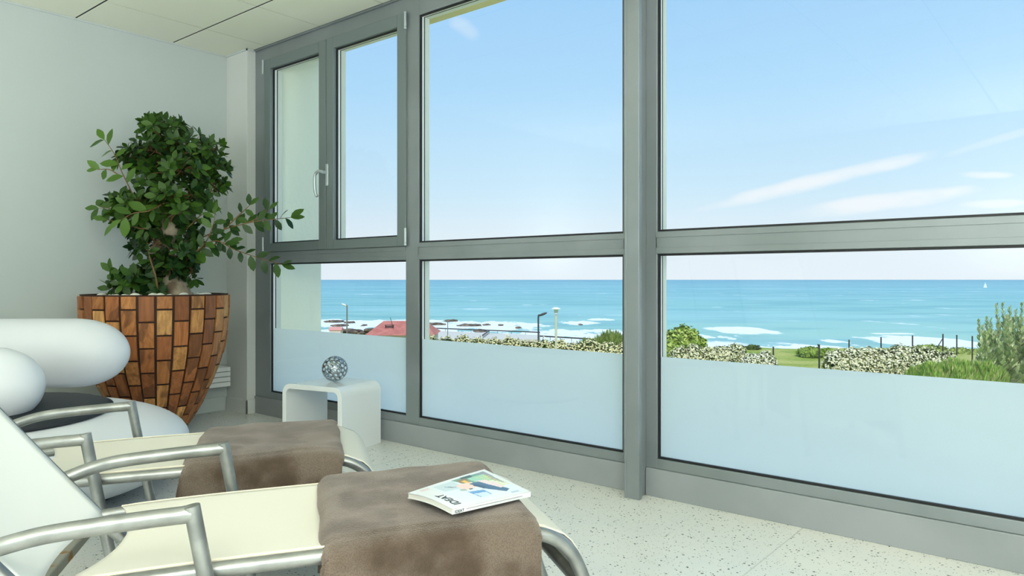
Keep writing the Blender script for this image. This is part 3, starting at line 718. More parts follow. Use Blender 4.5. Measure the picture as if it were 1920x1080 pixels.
# ------------------------------------------------------------------ wooden planter
PC = FW * 4.5 + RT * (-666 / FPX * 4.5)
PROF = [(0, .135), (.056, .172), (.12, .213), (.21, .264), (.32, .311), (.407, .345), (.52, .378), (.636, .397), (.75, .407), (.862, .410)]
def prad(z):
    z = max(0, min(.862, z))
    for (a, ra), (b, rb) in zip(PROF, PROF[1:]):
        if a <= z <= b:
            t_ = (z - a) / (b - a); return ra + (rb - ra) * t_
    return .41
def planter():
    root = thing('planter', 'tall tapered planter clad in mixed brown wooden blocks in the corner', 'planter', PC)
    NC = 28; TH = .146; m = MB(); rr_ = random.Random(11)
    tones = [(150, 100, 66), (166, 114, 74), (182, 134, 90), (198, 158, 108), (138, 92, 62), (172, 122, 80), (160, 108, 72), (188, 146, 98), (146, 98, 66), (206, 168, 118)]
    for k in range(NC):
        z1 = .858; first = (k % 2 == 0); th0 = 2 * PI * k / NC + .0165; th1 = 2 * PI * (k + 1) / NC - .0165
        while z1 > .02:
            hgt = TH * (.55 if first else 1) * rr_.uniform(.97, 1.03); first = False; z0 = max(.004, z1 - hgt); za, zb = z0 + .0045, z1 - .0045
            br_ = rr_.uniform(.95, 1.06); tone = s2l([min(250, c_ * br_ * k_) for c_, k_ in zip(rr_.choice(tones), (1.07, .98, .84))])[:3] + (rr_.random(),)
            lift = rr_.uniform(.007, .015); nz = 4; vs = []; gd = .0022
            for lay, off, ins in ((0, .0, 0), (1, lift - .0025, 0), (2, lift, 1)):
                for i in range(nz + 1):
                    z = za + (zb - za) * i / nz
                    if ins: z = min(max(z, za + gd), zb - gd)
                    for j in range(3):
                        th = th0 + (th1 - th0) * j / 2
                        if ins: th = min(max(th, th0 + gd / .35), th1 - gd / .35)
                        q = prad(z) + off; vs.append((q * math.cos(th), q * math.sin(th), z))
            n = (nz + 1) * 3; fs = []
            for i in range(nz):
                for j in range(2):
                    a = 2 * n + i * 3 + j; fs.append((a, a + 1, a + 4, a + 3))
            for l in (0, 1):
                b0, b1 = l * n, (l + 1) * n
                for j in range(2):
                    fs.append((b0 + j, b0 + j + 1, b1 + j + 1, b1 + j)); t2 = nz * 3; fs.append((b0 + t2 + j + 1, b0 + t2 + j, b1 + t2 + j, b1 + t2 + j + 1))
                for i in range(nz):
                    fs.append((b0 + (i + 1) * 3, b0 + i * 3, b1 + i * 3, b1 + (i + 1) * 3)); fs.append((b0 + i * 3 + 2, b0 + (i + 1) * 3 + 2, b1 + (i + 1) * 3 + 2, b1 + i * 3 + 2))
            m.add(vs, fs, 0, tone); z1 = z0
    mw = mat('wood_blocks', (1, 1, 1, 1), 0.5, spec=0.35); t = mw.node_tree; a_ = N(t, 'ShaderNodeAttribute'); a_.attribute_name = 'tone'
    tc = N(t, 'ShaderNodeTexCoord'); off = N(t, 'ShaderNodeCombineXYZ')
    t.links.new(mth(t, 'MULTIPLY', a_.outputs['Alpha'], 37.0), off.inputs[0]); t.links.new(mth(t, 'MULTIPLY', a_.outputs['Alpha'], 11.0), off.inputs[2])
    vr = N(t, 'ShaderNodeVectorRotate', rotation_type='Y_AXIS'); t.links.new(tc.outputs['Object'], vr.inputs['Vector']); t.links.new(mth(t, 'MULTIPLY', mth(t, 'SUBTRACT', a_.outputs['Alpha'], .5), 1.4), vr.inputs['Angle'])
    va = N(t, 'ShaderNodeVectorMath', operation='ADD'); t.links.new(vr.outputs[0], va.inputs[0]); t.links.new(off.outputs[0], va.inputs[1])
    mp = N(t, 'ShaderNodeMapping'); mp.inputs['Scale'].default_value = (60, 60, 5); t.links.new(va.outputs[0], mp.inputs[0])
    g = tex_noise(t, mp.outputs[0], 1.0, 5, .6)
    mp2 = N(t, 'ShaderNodeMapping'); mp2.inputs['Scale'].default_value = (9, 9, 4); t.links.new(va.outputs[0], mp2.inputs[0])
    g2 = tex_noise(t, mp2.outputs[0], 1.0, 2)
    c1 = mix(t, mrange(t, g, .3, .7, 0, .55), a_.outputs['Color'], s2l((96, 54, 30)), 'MIX')
    heart = mth(t, 'MULTIPLY', mrange(t, g2, .57, .62), .62)
    c2 = mix(t, heart, c1, s2l((88, 56, 36))); t.links.new(c2, bsdf(mw).inputs['Base Color'])
    b = N(t, 'ShaderNodeBump'); b.inputs['Strength'].default_value = .25; b.inputs['Distance'].default_value = .003; t.links.new(g, b.inputs['Height']); t.links.new(b.outputs[0], bsdf(mw).inputs['Normal'])
    m.build('wood_cladding', mw, root, colattr='tone')
    m = MB(); vs = []; NS = 64; zs = [0, .056, .12, .21, .32, .407, .52, .636, .75, .858]
    pts = [(z, prad(z) - .002) for z in zs] + [(.862, .412), (.862, .385), (.82, .382), (.80, .378)]
    for z, q in pts:
        for k in range(NS): vs.append((q * math.cos(2 * PI * k / NS), q * math.sin(2 * PI * k / NS), z))
    fs = [(i * NS + k, i * NS + (k + 1) % NS, (i + 1) * NS + (k + 1) % NS, (i + 1) * NS + k) for i in range(len(pts) - 1) for k in range(NS)]; fs.append(tuple(range(NS))[::-1])
    m.add(vs, fs); m.build('shell', mat('dark_wood', s2l((58, 34, 22)), .7), root)
    m = MB(); m.add([(.379 * math.cos(2 * PI * k / NS), .379 * math.sin(2 * PI * k / NS), .825) for k in range(NS)], [tuple(range(NS))])
    ms = mat('soil', s2l((44, 36, 30)), .95); bump(ms, 80, .8, .01); tag(m.build('soil', ms, root))
planter()
M_peb = mat('white_pebble', s2l((232, 230, 220)), .6); bump(M_peb, 30, .2, .003)
def pebbles():
    rr_ = random.Random(5); spots = []
    for _ in range(4000):
        a = rr_.uniform(0, 2 * PI); q = .37 * math.sqrt(rr_.random()); r_ = rr_.uniform(.020, .036)
        x, y = q * math.cos(a), q * math.sin(a)
        if q + r_ > .372: continue
        if math.hypot(x - .03, y) < .075 + r_: continue
        if all(math.hypot(x - b[0], y - b[1]) > (r_ + b[2]) * 1.0 for b in spots): spots.append((x, y, r_))
        if len(spots) >= 60: break
    first = None
    for x, y, r_ in spots:
        if first is None:
            m = MB(); v, f = ellipsoid((0, 0, 0), (1, .8, .62), seg=16, rings=10)
            v = [tuple(Vector(p) * (1 + .12 * noise.noise(Vector(p) * 1.3))) for p in v]; m.add(v, f); o = m.build('pebble', M_peb, smooth=True); first = o
        else: o = first.copy(); COL.objects.link(o)
        o.location = (PC.x + x, PC.y + y, .828 + r_ * .62); o.scale = (r_, r_, r_); o.rotation_euler = (rr_.uniform(-.3, .3), rr_.uniform(-.3, .3), rr_.uniform(0, 6))
        tag(o, 'smooth white pebble covering the soil at the foot of the ficus in the wooden planter', 'pebble', 'white pebbles in the wooden planter')
pebbles()

# ------------------------------------------------------------------ ficus
def leaf_mat(name, dark, light, var=.5):
    m = mat(name, dark, .38, spec=.35); t = m.node_tree; a_ = N(t, 'ShaderNodeAttribute'); a_.attribute_name = 'leaf'
    c = mix(t, a_.outputs['Alpha'], dark, light); t.links.new(c, bsdf(m).inputs['Base Color'])
    bsdf(m).inputs['Transmission Weight'].default_value = 0.0
    tl = N(t, 'ShaderNodeBsdfTranslucent'); t.links.new(mix(t, 1.0, c, (1.3, 1.35, .6, 1), 'MULTIPLY'), tl.inputs[0])
    mx = N(t, 'ShaderNodeMixShader'); mx.inputs[0].default_value = .18; out = [n for n in t.nodes if n.type == 'OUTPUT_MATERIAL'][0]
    t.links.new(bsdf(m).outputs[0], mx.inputs[1]); t.links.new(tl.outputs[0], mx.inputs[2]); t.links.new(mx.outputs[0], out.inputs[0]); return m
M_leaf = leaf_mat('ficus_leaf', s2l((24, 56, 24)), s2l((112, 156, 52)))
M_bark = mat('ficus_bark', s2l((150, 138, 118)), .85); vary(M_bark, s2l((168, 156, 136)), s2l((112, 96, 78)), 14, 5, (1, 1, .5)); bump(M_bark, 40, .5, .006)
M_twig = mat('twig', s2l((120, 92, 60)), .8)
def leaf(m, base, d, up, L_, Wd, tint, curl=.15):
    d = d.normalized(); side = d.cross(up)
    if side.length < 1e-3: side = d.orthogonal()
    side.normalize(); nrm = side.cross(d).normalized()
    P = lambda a, s_, h: base + d * (a * L_) + side * (s_ * Wd * .5) + nrm * (h * L_)
    vs = [P(0, 0, 0), P(.25, -.72, .03), P(.25, 0, 0), P(.25, .72, .03), P(.55, -1, .03 - curl * .3), P(.55, 0, -curl * .3), P(.55, 1, .03 - curl * .3),
          P(.82, -.6, -curl * .6), P(.82, 0, -curl * .7), P(.82, .6, -curl * .6), P(1, 0, -curl)]
    m.add(vs, [(0, 2, 1), (0, 3, 2), (1, 2, 5, 4), (2, 3, 6, 5), (4, 5, 8, 7), (5, 6, 9, 8), (7, 8, 10), (8, 9, 10)], 0, (0, 0, 0, tint))
def ficus():
    rr_ = random.Random(21)
    root = thing('ficus_tree', 'leafy ficus bonsai with pale twisted trunk growing from the wooden planter', 'plant', PC + Vector((0, 0, .825)))
    O = root.location
    q = lambda px, py, dd=0: at(px, py, 4.5 + dd) - O
    trunk = [q(338, 566), q(330, 545), q(318, 520, .03), q(300, 500, .04), q(296, 478, .0), q(308, 455, -.02), q(318, 430, -.02), q(312, 400, .02), q(305, 360, .02), q(312, 320, .02), q(310, 285)]
    rad = [.085, .078, .05, .045, .05, .052, .05, .035, .028, .02, .012]
    P = smoothed(trunk, 6); tp = []
    for i in range(len(P)):
        k = i / 6; a = int(k); b = min(a + 1, len(rad) - 1); tp.append(rad[a] + (rad[b] - rad[a]) * (k - a) + .004 * math.sin(i * 1.3))
    m = MB(); m.tube(P, .05, 16, taper=tp)
    for (x0, y0, x1, y1, dd) in ((338, 548, 352, 572, -.06), (330, 540, 312, 574, -.05), (335, 545, 348, 572, .06)):
        m.tube(smoothed([q(x0, y0), q((x0 + x1) / 2, (y0 + y1) / 2 - 3, dd / 2), q(x1, y1, dd)], 5), .04, 12, taper=[.05 - .0025 * i for i in range(11)])
    m.build('trunk', M_bark, root, smooth=True)
    br = MB(); lf = MB()
    def rnd(): return Vector((rr_.gauss(0, 1), rr_.gauss(0, 1), rr_.gauss(0, 1))).normalized()
    def twig(a, b, r_=.004):
        mid = (a + b) / 2 + Vector((rr_.uniform(-.02, .02), rr_.uniform(-.02, .02), rr_.uniform(-.02, .03))); pts = smoothed([a, mid, b], 3); br.tube(pts, r_, 5, taper=[r_ * (1 - .6 * i / (len(pts) - 1)) for i in range(len(pts))]); return pts
    def rosette(c, out, n, L_, tint):
        out = out.normalized(); a = out.orthogonal().normalized(); b = out.cross(a); ph = rr_.uniform(0, 6)
        for i in range(n):
            th = ph + i * 2.4; el = rr_.uniform(.15, .95)
            d = (a * math.cos(th) + b * math.sin(th)) * math.cos(el) + out * math.sin(el) + Vector((0, 0, -.1))
            l_ = L_ * rr_.uniform(.7, 1.15); t_ = min(1, max(0, tint + rr_.gauss(0, .09)))
            leaf(lf, c + d * .006 + out * (.01 * i / n), d, out + rnd() * .25, l_, l_ * rr_.uniform(.45, .56), t_, rr_.uniform(.02, .2))
    # crown pads: px, py, radius px (x, y), depth offset, count, leaf size, tint
    pads = [(305, 240, 42, 22, 0, 26, .062, .16), (283, 240, 20, 14, -.05, 10, .062, .22), (345, 272, 45, 28, .0, 34, .062, .18), (392, 283, 26, 22, .02, 16, .064, .2), (290, 285, 42, 30, -.05, 34, .062, .14),
            (405, 318, 20, 22, 0, 14, .064, .13), (340, 320, 52, 34, -.1, 46, .064, .2), (255, 300, 34, 26, .03, 22, .066, .1), (280, 340, 44, 34, -.02, 34, .068, .14), (390, 350, 34, 24, .03, 26, .064, .12),
            (330, 370, 44, 28, -.12, 34, .07, .2), (300, 310, 60, 50, .14, 50, .066, .04), (380, 310, 40, 40, .16, 30, .066, .05), (370, 385, 30, 18, .05, 16, .064, .14), (395, 360, 18, 14, -.05, 8, .06, .2),
            (275, 385, 42, 30, -.08, 26, .08, .24), (250, 410, 34, 24, -.05, 16, .085, .26), (330, 400, 32, 24, -.14, 16, .078, .26), (240, 380, 26, 22, .02, 12, .08, .2),
            (280, 440, 34, 28, .02, 26, .07, .05), (345, 450, 22, 34, .04, 24, .066, .06), (330, 480, 30, 18, -.04, 16, .07, .1), (270, 470, 22, 20, .05, 12, .07, .05), (352, 425, 18, 22, .06, 14, .066, .08),
            (240, 530, 34, 16, -.08, 14, .085, .16), (262, 520, 26, 20, -.02, 14, .08, .12), (288, 535, 24, 18, -.05, 14, .075, .08), (300, 505, 22, 22, .02, 14, .07, .04), (362, 510, 24, 14, .02, 12, .066, .14), (350, 490, 16, 14, 0, 8, .066, .06), (305, 548, 22, 8, -.1, 6, .07, .08), (328, 512, 16, 14, .0, 10, .066, .05), (292, 458, 18, 20, -.12, 12, .068, .1), (298, 492, 18, 14, -.1, 9, .07, .08), (318, 505, 14, 12, -.1, 7, .066, .1), (345, 470, 14, 20, -.08, 9, .066, .1)]
    for (px, py, rx, ry, dd, n, ls, tint) in pads:
        c = q(px, py, dd); near = min(P, key=lambda p: (p - c).length + .5 * max(0, p.z - c.z)); pts = smoothed([near, near.lerp(c, .5) + rnd() * .03, c], 5)
        br.tube(pts, .010, 6, taper=[.011 - .0007 * i for i in range(len(pts))])
        sx, sz = rx / FPX * 4.5, ry / FPX * 4.5
        for i in range(int(n * .86)):
            d = rnd(); d.z = abs(d.z) * .9 - .25 if py < 480 else d.z
            d.normalize(); rr = rr_.uniform(.55, 1.0); loc = c + RT * (d.x * sx * rr) + FW * (d.y * min(sx, .15) * rr) + Vector((0, 0, d.z * sz * rr))
            out = RT * d.x + FW * d.y + Vector((0, 0, d.z + .35)); twig(c + (loc - c) * .3, loc, .0028); rosette(loc, out, rr_.choice((4, 5, 5, 6)), ls, tint)
    # long shoots with alternate larger leaves
    def shoot(pp, ls, tint, gap=.042, r_=.004, side=None):
        pts = smoothed(pp, 8); br.tube(pts, r_, 6, taper=[r_ * (1.2 - .8 * i / (len(pts) - 1)) for i in range(len(pts))]); acc = 0; sgn = 1
        for a, b in zip(pts, pts[1:]):
            acc += (b - a).length
            if acc > gap:
                acc = 0; sgn = -sgn; d0 = (b - a).normalized(); sd_ = d0.cross(FW).normalized()
                d = d0 * .55 + sd_ * sgn * .75 + FW * rr_.uniform(-.5, .3) + Vector((0, 0, rr_.uniform(-.45, .05))); l_ = ls * rr_.uniform(.8, 1.2)
                leaf(lf, b, d, -FW * .8 + Vector((0, 0, .6)) + rnd() * .35, l_, l_ * .5, min(1, max(0, tint + rr_.gauss(0, .1))), .15)
        leaf(lf, pts[-1], pts[-1] - pts[-2], -FW + Vector((0, 0, .5)), ls, ls * .45, min(1, tint + .1), .1)
    shoot([q(300, 420, -.05), q(262, 385, -.12), q(232, 330, -.15), q(215, 290, -.14), q(196, 262, -.12)], .095, .42, .036)
    shoot([q(225, 330, -.14), q(205, 318, -.14), q(182, 318, -.13)], .075, .5, .04)
    shoot([q(290, 420, 0), q(250, 408, -.05), q(215, 392, -.08), q(185, 390, -.08)], .09, .24, .036)
    shoot([q(300, 430, -.1), q(262, 428, -.12), q(235, 420, -.14), q(200, 412, -.14)], .09, .3, .034)
    shoot([q(310, 380, -.15), q(280, 395, -.22), q(250, 400, -.24), q(228, 412, -.24)], .10, .42, .034)
    shoot([q(290, 540, 0), q(262, 538, -.08), q(235, 530, -.1), q(210, 510, -.1)], .095, .2, .034)
    shoot([q(285, 560, 0), q(255, 552, -.08), q(228, 545, -.1), q(208, 542, -.1)], .09, .14, .034)
    shoot([q(345, 470, 0), q(380, 445, -.03), q(420, 430, -.05), q(465, 418, -.06), q(505, 412, -.06), q(545, 408, -.06)], .085, .14, .030)
    shoot([q(420, 430, -.05), q(450, 402, -.05), q(468, 385, -.05)], .075, .14, .03); shoot([q(465, 418, -.06), q(490, 405, -.04), q(505, 392, -.04)], .07, .14, .03)
    shoot([q(355, 485, 0), q(400, 452, -.06), q(440, 468, -.1), q(480, 482, -.1), q(528, 496, -.1)], .085, .1, .030)
    shoot([q(350, 488, 0), q(385, 455, -.08), q(400, 420, -.1), q(402, 402, -.1)], .09, .24, .026)
    shoot([q(340, 500, 0), q(368, 470, -.04), q(395, 460, -.05), q(430, 452, -.06)], .085, .1, .026)
    shoot([q(350, 430, 0), q(375, 405, -.06), q(392, 398, -.08)], .085, .2, .026)
    shoot([q(298, 560, -.12), q(292, 520, -.15), q(280, 480, -.16), q(276, 455, -.16)], .07, .1, .05, .006)
    br.build('branches', M_twig, root); lf.build('foliage', M_leaf, root, smooth=True, colattr='leaf')
ficus()

# ------------------------------------------------------------------ terrain outside
def T(d, lat):
    t_ = lat / max(d, 1)
    zr = -5.9 - max(0, d - 50) * .004                       # right part: grassy terrace
    if d > 74: zr -= (d - 74) * .30
    zl = -6.3 - max(0, d - 40) * .032
    if d > 128: zl -= (d - 128) * .22
    k = min(1, max(0, (t_ + .14) / .05)); k = k * k * (3 - 2 * k)
    return max(-17.0, zl * (1 - k) + zr * k)
def ground_at(px, d):
    lat = (px - 960) / FPX * d; p = FW * d + RT * lat; p.z = T(d, lat) + .25 * noise.noise(Vector((lat * .15, d * .15, 0))); return p
def terrain():
    m = MB(); rows = [6 + i * 2.0 for i in range(80)]; NC = 90; vs = []
    for d in rows:
        for j in range(NC + 1):
            lat = (-1.1 + 2.3 * j / NC) * d * .95; p = FW * d + RT * lat; z = T(d, lat) + .25 * noise.noise(Vector((lat * .15, d * .15, 0)))
            vs.append((p.x, p.y, z))
    W_ = NC + 1; m.add(vs, [(i * W_ + j, i * W_ + j + 1, (i + 1) * W_ + j + 1, (i + 1) * W_ + j) for i in range(len(rows) - 1) for j in range(NC)])
    g = mat('grass_ground', s2l((150, 160, 78)), .95, spec=.1); t = g.node_tree; co = coords(t)
    c = mix(t, mrange(t, tex_noise(t, co, .22, 4), .4, .62), s2l((142, 162, 70)), s2l((186, 184, 108)))
    c = mix(t, mth(t, 'MULTIPLY', mrange(t, tex_noise(t, co, 4.0, 5, .7), .4, .7), .5), c, s2l((96, 118, 44)))
    c = mix(t, mrange(t, tex_noise(t, co, .09, 3), .60, .66), c, s2l((196, 180, 148)))
    t.links.new(c, bsdf(g).inputs['Base Color']); bump(g, 6, .6, .15)
    o = m.build('grass_slope', g, smooth=True); tag(o, 'green grassy slope between the building and the beach', 'ground'); o['kind'] = 'structure'
terrain()

# ------------------------------------------------------------------ sea
SEA = -16.0
def sea():
    m = MB(); ys = []; y = 524.62
    while y < 740: ys.append(y); y += .25 if y < 530 else (.7 if y < 660 else 4)
    cols_ = [-520 + 16 * i for i in range(190)]; vs = []
    for y in ys:
        d = (EYE - SEA) * FPX / (y - HOR)
        for px in cols_:
            lat = (px - 960) / FPX * d; p = FW * d + RT * lat; vs.append((p.x, p.y, SEA))
    W_ = len(cols_); m.add(vs, [(i * W_ + j, (i + 1) * W_ + j, (i + 1) * W_ + j + 1, i * W_ + j + 1) for i in range(len(ys) - 1) for j in range(W_ - 1)])
    g = mat('sea_water', s2l((120, 196, 212)), .5, spec=.12); t = g.node_tree
    tc = N(t, 'ShaderNodeTexCoord'); vr = N(t, 'ShaderNodeVectorRotate', rotation_type='Z_AXIS'); vr.inputs['Angle'].default_value = -HEAD
    t.links.new(tc.outputs['Object'], vr.inputs['Vector']); sx = N(t, 'ShaderNodeSeparateXYZ'); t.links.new(vr.outputs[0], sx.inputs[0])
    lat, d = sx.outputs[0], sx.outputs[1]
    ln = mth(t, 'LOGARITHM', d, 10.0)
    base = ramp(t, mrange(t, ln, 2.15, 4.2, 0, 1, False), [(0.0, s2l((170, 200, 188))), (.10, s2l((152, 196, 184))), (.22, s2l((138, 189, 186))), (.45, s2l((128, 180, 187))), (.7, s2l((118, 168, 182))), (.92, s2l((110, 156, 176)))])
    # streaks of light and dark water, compressed with distance only because they lie flat on the sea
    cv = N(t, 'ShaderNodeCombineXYZ'); t.links.new(mth(t, 'MULTIPLY', lat, .012), cv.inputs[0]); t.links.new(mth(t, 'MULTIPLY', d, .028), cv.inputs[1])
    n1 = tex_noise(t, cv.outputs[0], 1.0, 6, .6)
    base = mix(t, mrange(t, n1, .44, .60, 0, .75), base, mix(t, .5, base, s2l((70, 146, 160))))
    cv3 = N(t, 'ShaderNodeCombineXYZ'); t.links.new(mth(t, 'MULTIPLY', lat, .0016), cv3.inputs[0]); t.links.new(mth(t, 'MULTIPLY', d, .0042), cv3.inputs[1])
    n3 = tex_noise(t, cv3.outputs[0], 1.0, 7, .6); base = mix(t, mrange(t, n3, .48, .60, 0, .4), base, s2l((156, 200, 206)))
    # foam: patches are given along the shore (distance, half depth, lateral centre, half width, strength)
    cv2 = N(t, 'ShaderNodeCombineXYZ'); t.links.new(mth(t, 'MULTIPLY', lat, .11), cv2.inputs[0]); t.links.new(mth(t, 'MULTIPLY', d, .04), cv2.inputs[1])
    n2 = tex_noise(t, cv2.outputs[0], 1.0, 7, .68); foam = None
    def D(py): return (EYE - SEA) * FPX / (py - HOR)
    for (px0, px1, py0, py1, k, slope) in FOAM:
        dc = D((py0 + py1) / 2); dh = abs(D(py0) - D(py1)) / 2; l0 = (px0 - 960) / FPX * dc; l1 = (px1 - 960) / FPX * dc
        u = mth(t, 'DIVIDE', mth(t, 'SUBTRACT', lat, (l0 + l1) / 2), (l1 - l0) / 2)
        v = mth(t, 'DIVIDE', mth(t, 'SUBTRACT', d, mth(t, 'ADD', mth(t, 'MULTIPLY', mth(t, 'SUBTRACT', lat, (l0 + l1) / 2), slope), dc)), dh)
        q = mth(t, 'ADD', mth(t, 'POWER', mth(t, 'ABSOLUTE', u), 4.0), mth(t, 'POWER', mth(t, 'ABSOLUTE', v), 2.0))
        q = mth(t, 'ADD', q, mth(t, 'MULTIPLY', mth(t, 'SUBTRACT', n2, .5), 11.0 * (1.35 - k)))
        f_ = mrange(t, q, 1.15, .75, 0, 1); foam = f_ if foam is None else mth(t, 'MAXIMUM', foam, f_)
    # scattered whitecaps
    cv4 = N(t, 'ShaderNodeCombineXYZ'); t.links.new(mth(t, 'MULTIPLY', lat, .022), cv4.inputs[0]); t.links.new(mth(t, 'MULTIPLY', d, .016), cv4.inputs[1])
    caps = mrange(t, tex_noise(t, cv4.outputs[0], 1.0, 5, .62), .63, .68, 0, .7)
    foam = mth(t, 'MAXIMUM', foam, caps)
    t.links.new(mix(t, foam, base, s2l((236, 238, 238))), bsdf(g).inputs['Base Color'])
    o = m.build('sea', g); tag(o, 'turquoise sea with white surf running to the horizon', 'sea'); o['kind'] = 'structure'
FOAM = [(540, 1010, 600, 617, .80, -.25), (560, 1000, 616, 634, .55, -.1), (900, 1330, 618, 642, .42, 0), (1050, 1120, 602, 609, .7, 0), (1100, 1150, 597, 601, .8, 0),
        (1326, 1447, 612.5, 626, 1.0, 0), (1640, 1830, 630, 652, .85, 0), (1200, 1420, 640, 658, .45, 0), (1540, 1580, 636, 643, .7, 0), (1635, 1708, 624, 627, .85, 0),
        (1340, 1470, 650, 662, .6, 0), (1470, 1640, 645, 662, .3, 0), (1930, 2200, 628, 650, .7, 0), (960, 1020, 605, 611, .7, 0)]
sea()

# ------------------------------------------------------------------ vegetation
def foli(name, c, rough=.7):
    m = mat(name, (1, 1, 1, 1), rough, spec=.15); t = m.node_tree; a_ = N(t, 'ShaderNodeAttribute'); a_.attribute_name = 'leaf'; t.links.new(a_.outputs['Color'], bsdf(m).inputs['Base Color']); return m
M_fol = foli('bush_foliage', None)
def bush(name, label, cat, blobs, leafs, size, colors, flowers=0, fsize=.1, fcol=(240, 240, 215), core=(44, 64, 30), up=.3, group=None, seed=1, aspect=.45):
    """blobs: (px, py_top, py_bottom, half width px, distance); leaves sit on and just inside lumpy crowns"""
    rr_ = random.Random(seed); root = None; lf = MB(); cm = MB(); tot = sum(b[3] * (b[2] - b[1]) for b in blobs)
    base = at(blobs[0][0], blobs[0][2], blobs[0][4]); root = thing(name, label, cat, base, 0, group); O = Vector(base)
    for (px, y0, y1, hw, d) in blobs:
        c = at(px, (y0 + y1) / 2, d) - O; rx = hw / FPX * d; rz = (y1 - y0) / 2 / FPX * d; ry = min(rx, 1.6)
        v, f = ellipsoid((0, 0, 0), (1, 1, 1), seg=20, rings=12); vv = []
        for p in v:
            p = Vector(p); k = .84 + .22 * noise.noise(p * 2.2 + Vector((px, 0, 0))); q = c + RT * (p.x * rx * k) + FW * (p.y * ry * k) + Vector((0, 0, p.z * rz * k)); vv.append(q)
        cm.add(vv, f)
        n = int(leafs * hw * (y1 - y0) / tot)
        for i in range(n + flowers * n // 100):
            fl = i >= n; p = Vector((rr_.gauss(0, 1), rr_.gauss(0, 1) - .5, rr_.gauss(0, 1) + .15)).normalized()
            lump = .92 + .22 * noise.noise(p * 2.2 + Vector((px, 0, 0))) + .10 * noise.noise(p * 6 + Vector((0, px, 0)))
            k = lump * (rr_.uniform(.86, 1.03) if not fl else rr_.uniform(1.0, 1.06))
            q = c + RT * (p.x * rx * k) + FW * (p.y * ry * k) + Vector((0, 0, p.z * rz * k))
            nrm = (RT * p.x + FW * p.y + Vector((0, 0, p.z + .3)) + Vector((rr_.gauss(0, .5), rr_.gauss(0, .5), rr_.gauss(0, .5)))).normalized()
            a = nrm.orthogonal().normalized(); b = nrm.cross(a); th = rr_.uniform(0, 6.3); a, b = a * math.cos(th) + b * math.sin(th), b * math.cos(th) - a * math.sin(th)
            if up > .5: b = (Vector((0, 0, 1)) + nrm * .5 + a * rr_.uniform(-.3, .3)).normalized(); a = b.cross(nrm).normalized()
            s_ = (fsize if fl else size) * rr_.uniform(.7, 1.3); as_ = .9 if fl else aspect
            kk = rr_.uniform(.86, 1.04); col = s2l([min(250, x * kk) for x in (fcol if fl else rr_.choice(colors))])
            lf.add([q - a * s_ * as_, q - b * s_ * .5, q + a * s_ * as_, q + b * s_], [(0, 1, 2, 3)], 0, col)
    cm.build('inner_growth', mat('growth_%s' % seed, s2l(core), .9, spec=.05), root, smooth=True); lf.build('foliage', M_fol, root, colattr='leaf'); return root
G1 = [(142, 168, 66), (170, 190, 86), (112, 140, 50), (194, 206, 108)]
GH = [(96, 112, 54), (124, 140, 72), (70, 86, 42), (160, 162, 96)]
hb = lambda x0, x1, y0, y1, n, d, seed=0: [(x0 + (x1 - x0) * (i + .5) / n, -4 + y0[0] + (y0[1] - y0[0]) * i / max(1, n - 1) + 2.5 * math.sin(i * 2.3 + seed), y1, (x1 - x0) / n * .85, d) for i in range(n)]
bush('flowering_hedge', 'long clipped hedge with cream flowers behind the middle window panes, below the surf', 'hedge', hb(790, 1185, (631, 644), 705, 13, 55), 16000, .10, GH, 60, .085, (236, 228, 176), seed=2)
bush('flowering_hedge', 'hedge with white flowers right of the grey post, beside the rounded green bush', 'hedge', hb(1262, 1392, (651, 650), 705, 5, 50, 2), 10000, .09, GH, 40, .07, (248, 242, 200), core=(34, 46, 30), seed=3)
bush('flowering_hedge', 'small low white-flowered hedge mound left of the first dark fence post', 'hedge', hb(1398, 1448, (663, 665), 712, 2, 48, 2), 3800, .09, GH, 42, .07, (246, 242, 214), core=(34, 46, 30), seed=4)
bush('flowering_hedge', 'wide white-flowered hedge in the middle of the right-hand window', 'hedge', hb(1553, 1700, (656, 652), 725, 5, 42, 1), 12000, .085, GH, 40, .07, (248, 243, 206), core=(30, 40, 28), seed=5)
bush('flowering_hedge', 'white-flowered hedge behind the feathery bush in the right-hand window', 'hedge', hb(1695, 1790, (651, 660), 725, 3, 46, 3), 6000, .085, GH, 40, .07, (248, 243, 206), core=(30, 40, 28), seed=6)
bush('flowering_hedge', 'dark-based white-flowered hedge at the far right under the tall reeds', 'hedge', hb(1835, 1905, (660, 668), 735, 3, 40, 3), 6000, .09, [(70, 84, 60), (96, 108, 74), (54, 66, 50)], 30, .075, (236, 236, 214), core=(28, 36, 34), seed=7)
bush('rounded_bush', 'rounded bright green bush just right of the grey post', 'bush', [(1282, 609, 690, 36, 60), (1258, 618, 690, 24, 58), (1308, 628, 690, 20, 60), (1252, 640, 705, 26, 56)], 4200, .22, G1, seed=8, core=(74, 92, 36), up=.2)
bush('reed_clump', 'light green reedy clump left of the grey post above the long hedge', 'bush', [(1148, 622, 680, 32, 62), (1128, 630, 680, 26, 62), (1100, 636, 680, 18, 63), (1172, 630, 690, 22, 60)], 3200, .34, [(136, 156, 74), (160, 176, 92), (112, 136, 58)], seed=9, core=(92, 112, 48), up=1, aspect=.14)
bush('feathery_bush', 'soft feathery green bush in front of the right-hand hedges', 'bush', [(1745, 683, 740, 32, 29), (1790, 676, 745, 38, 29), (1840, 682, 745, 36, 29), (1868, 692, 745, 20, 29), (1715, 694, 735, 20, 29.5)], 9000, .22, [(150, 190, 76), (172, 204, 96), (122, 164, 58), (200, 200, 126)], seed=10, core=(88, 118, 46), up=1, aspect=.16)
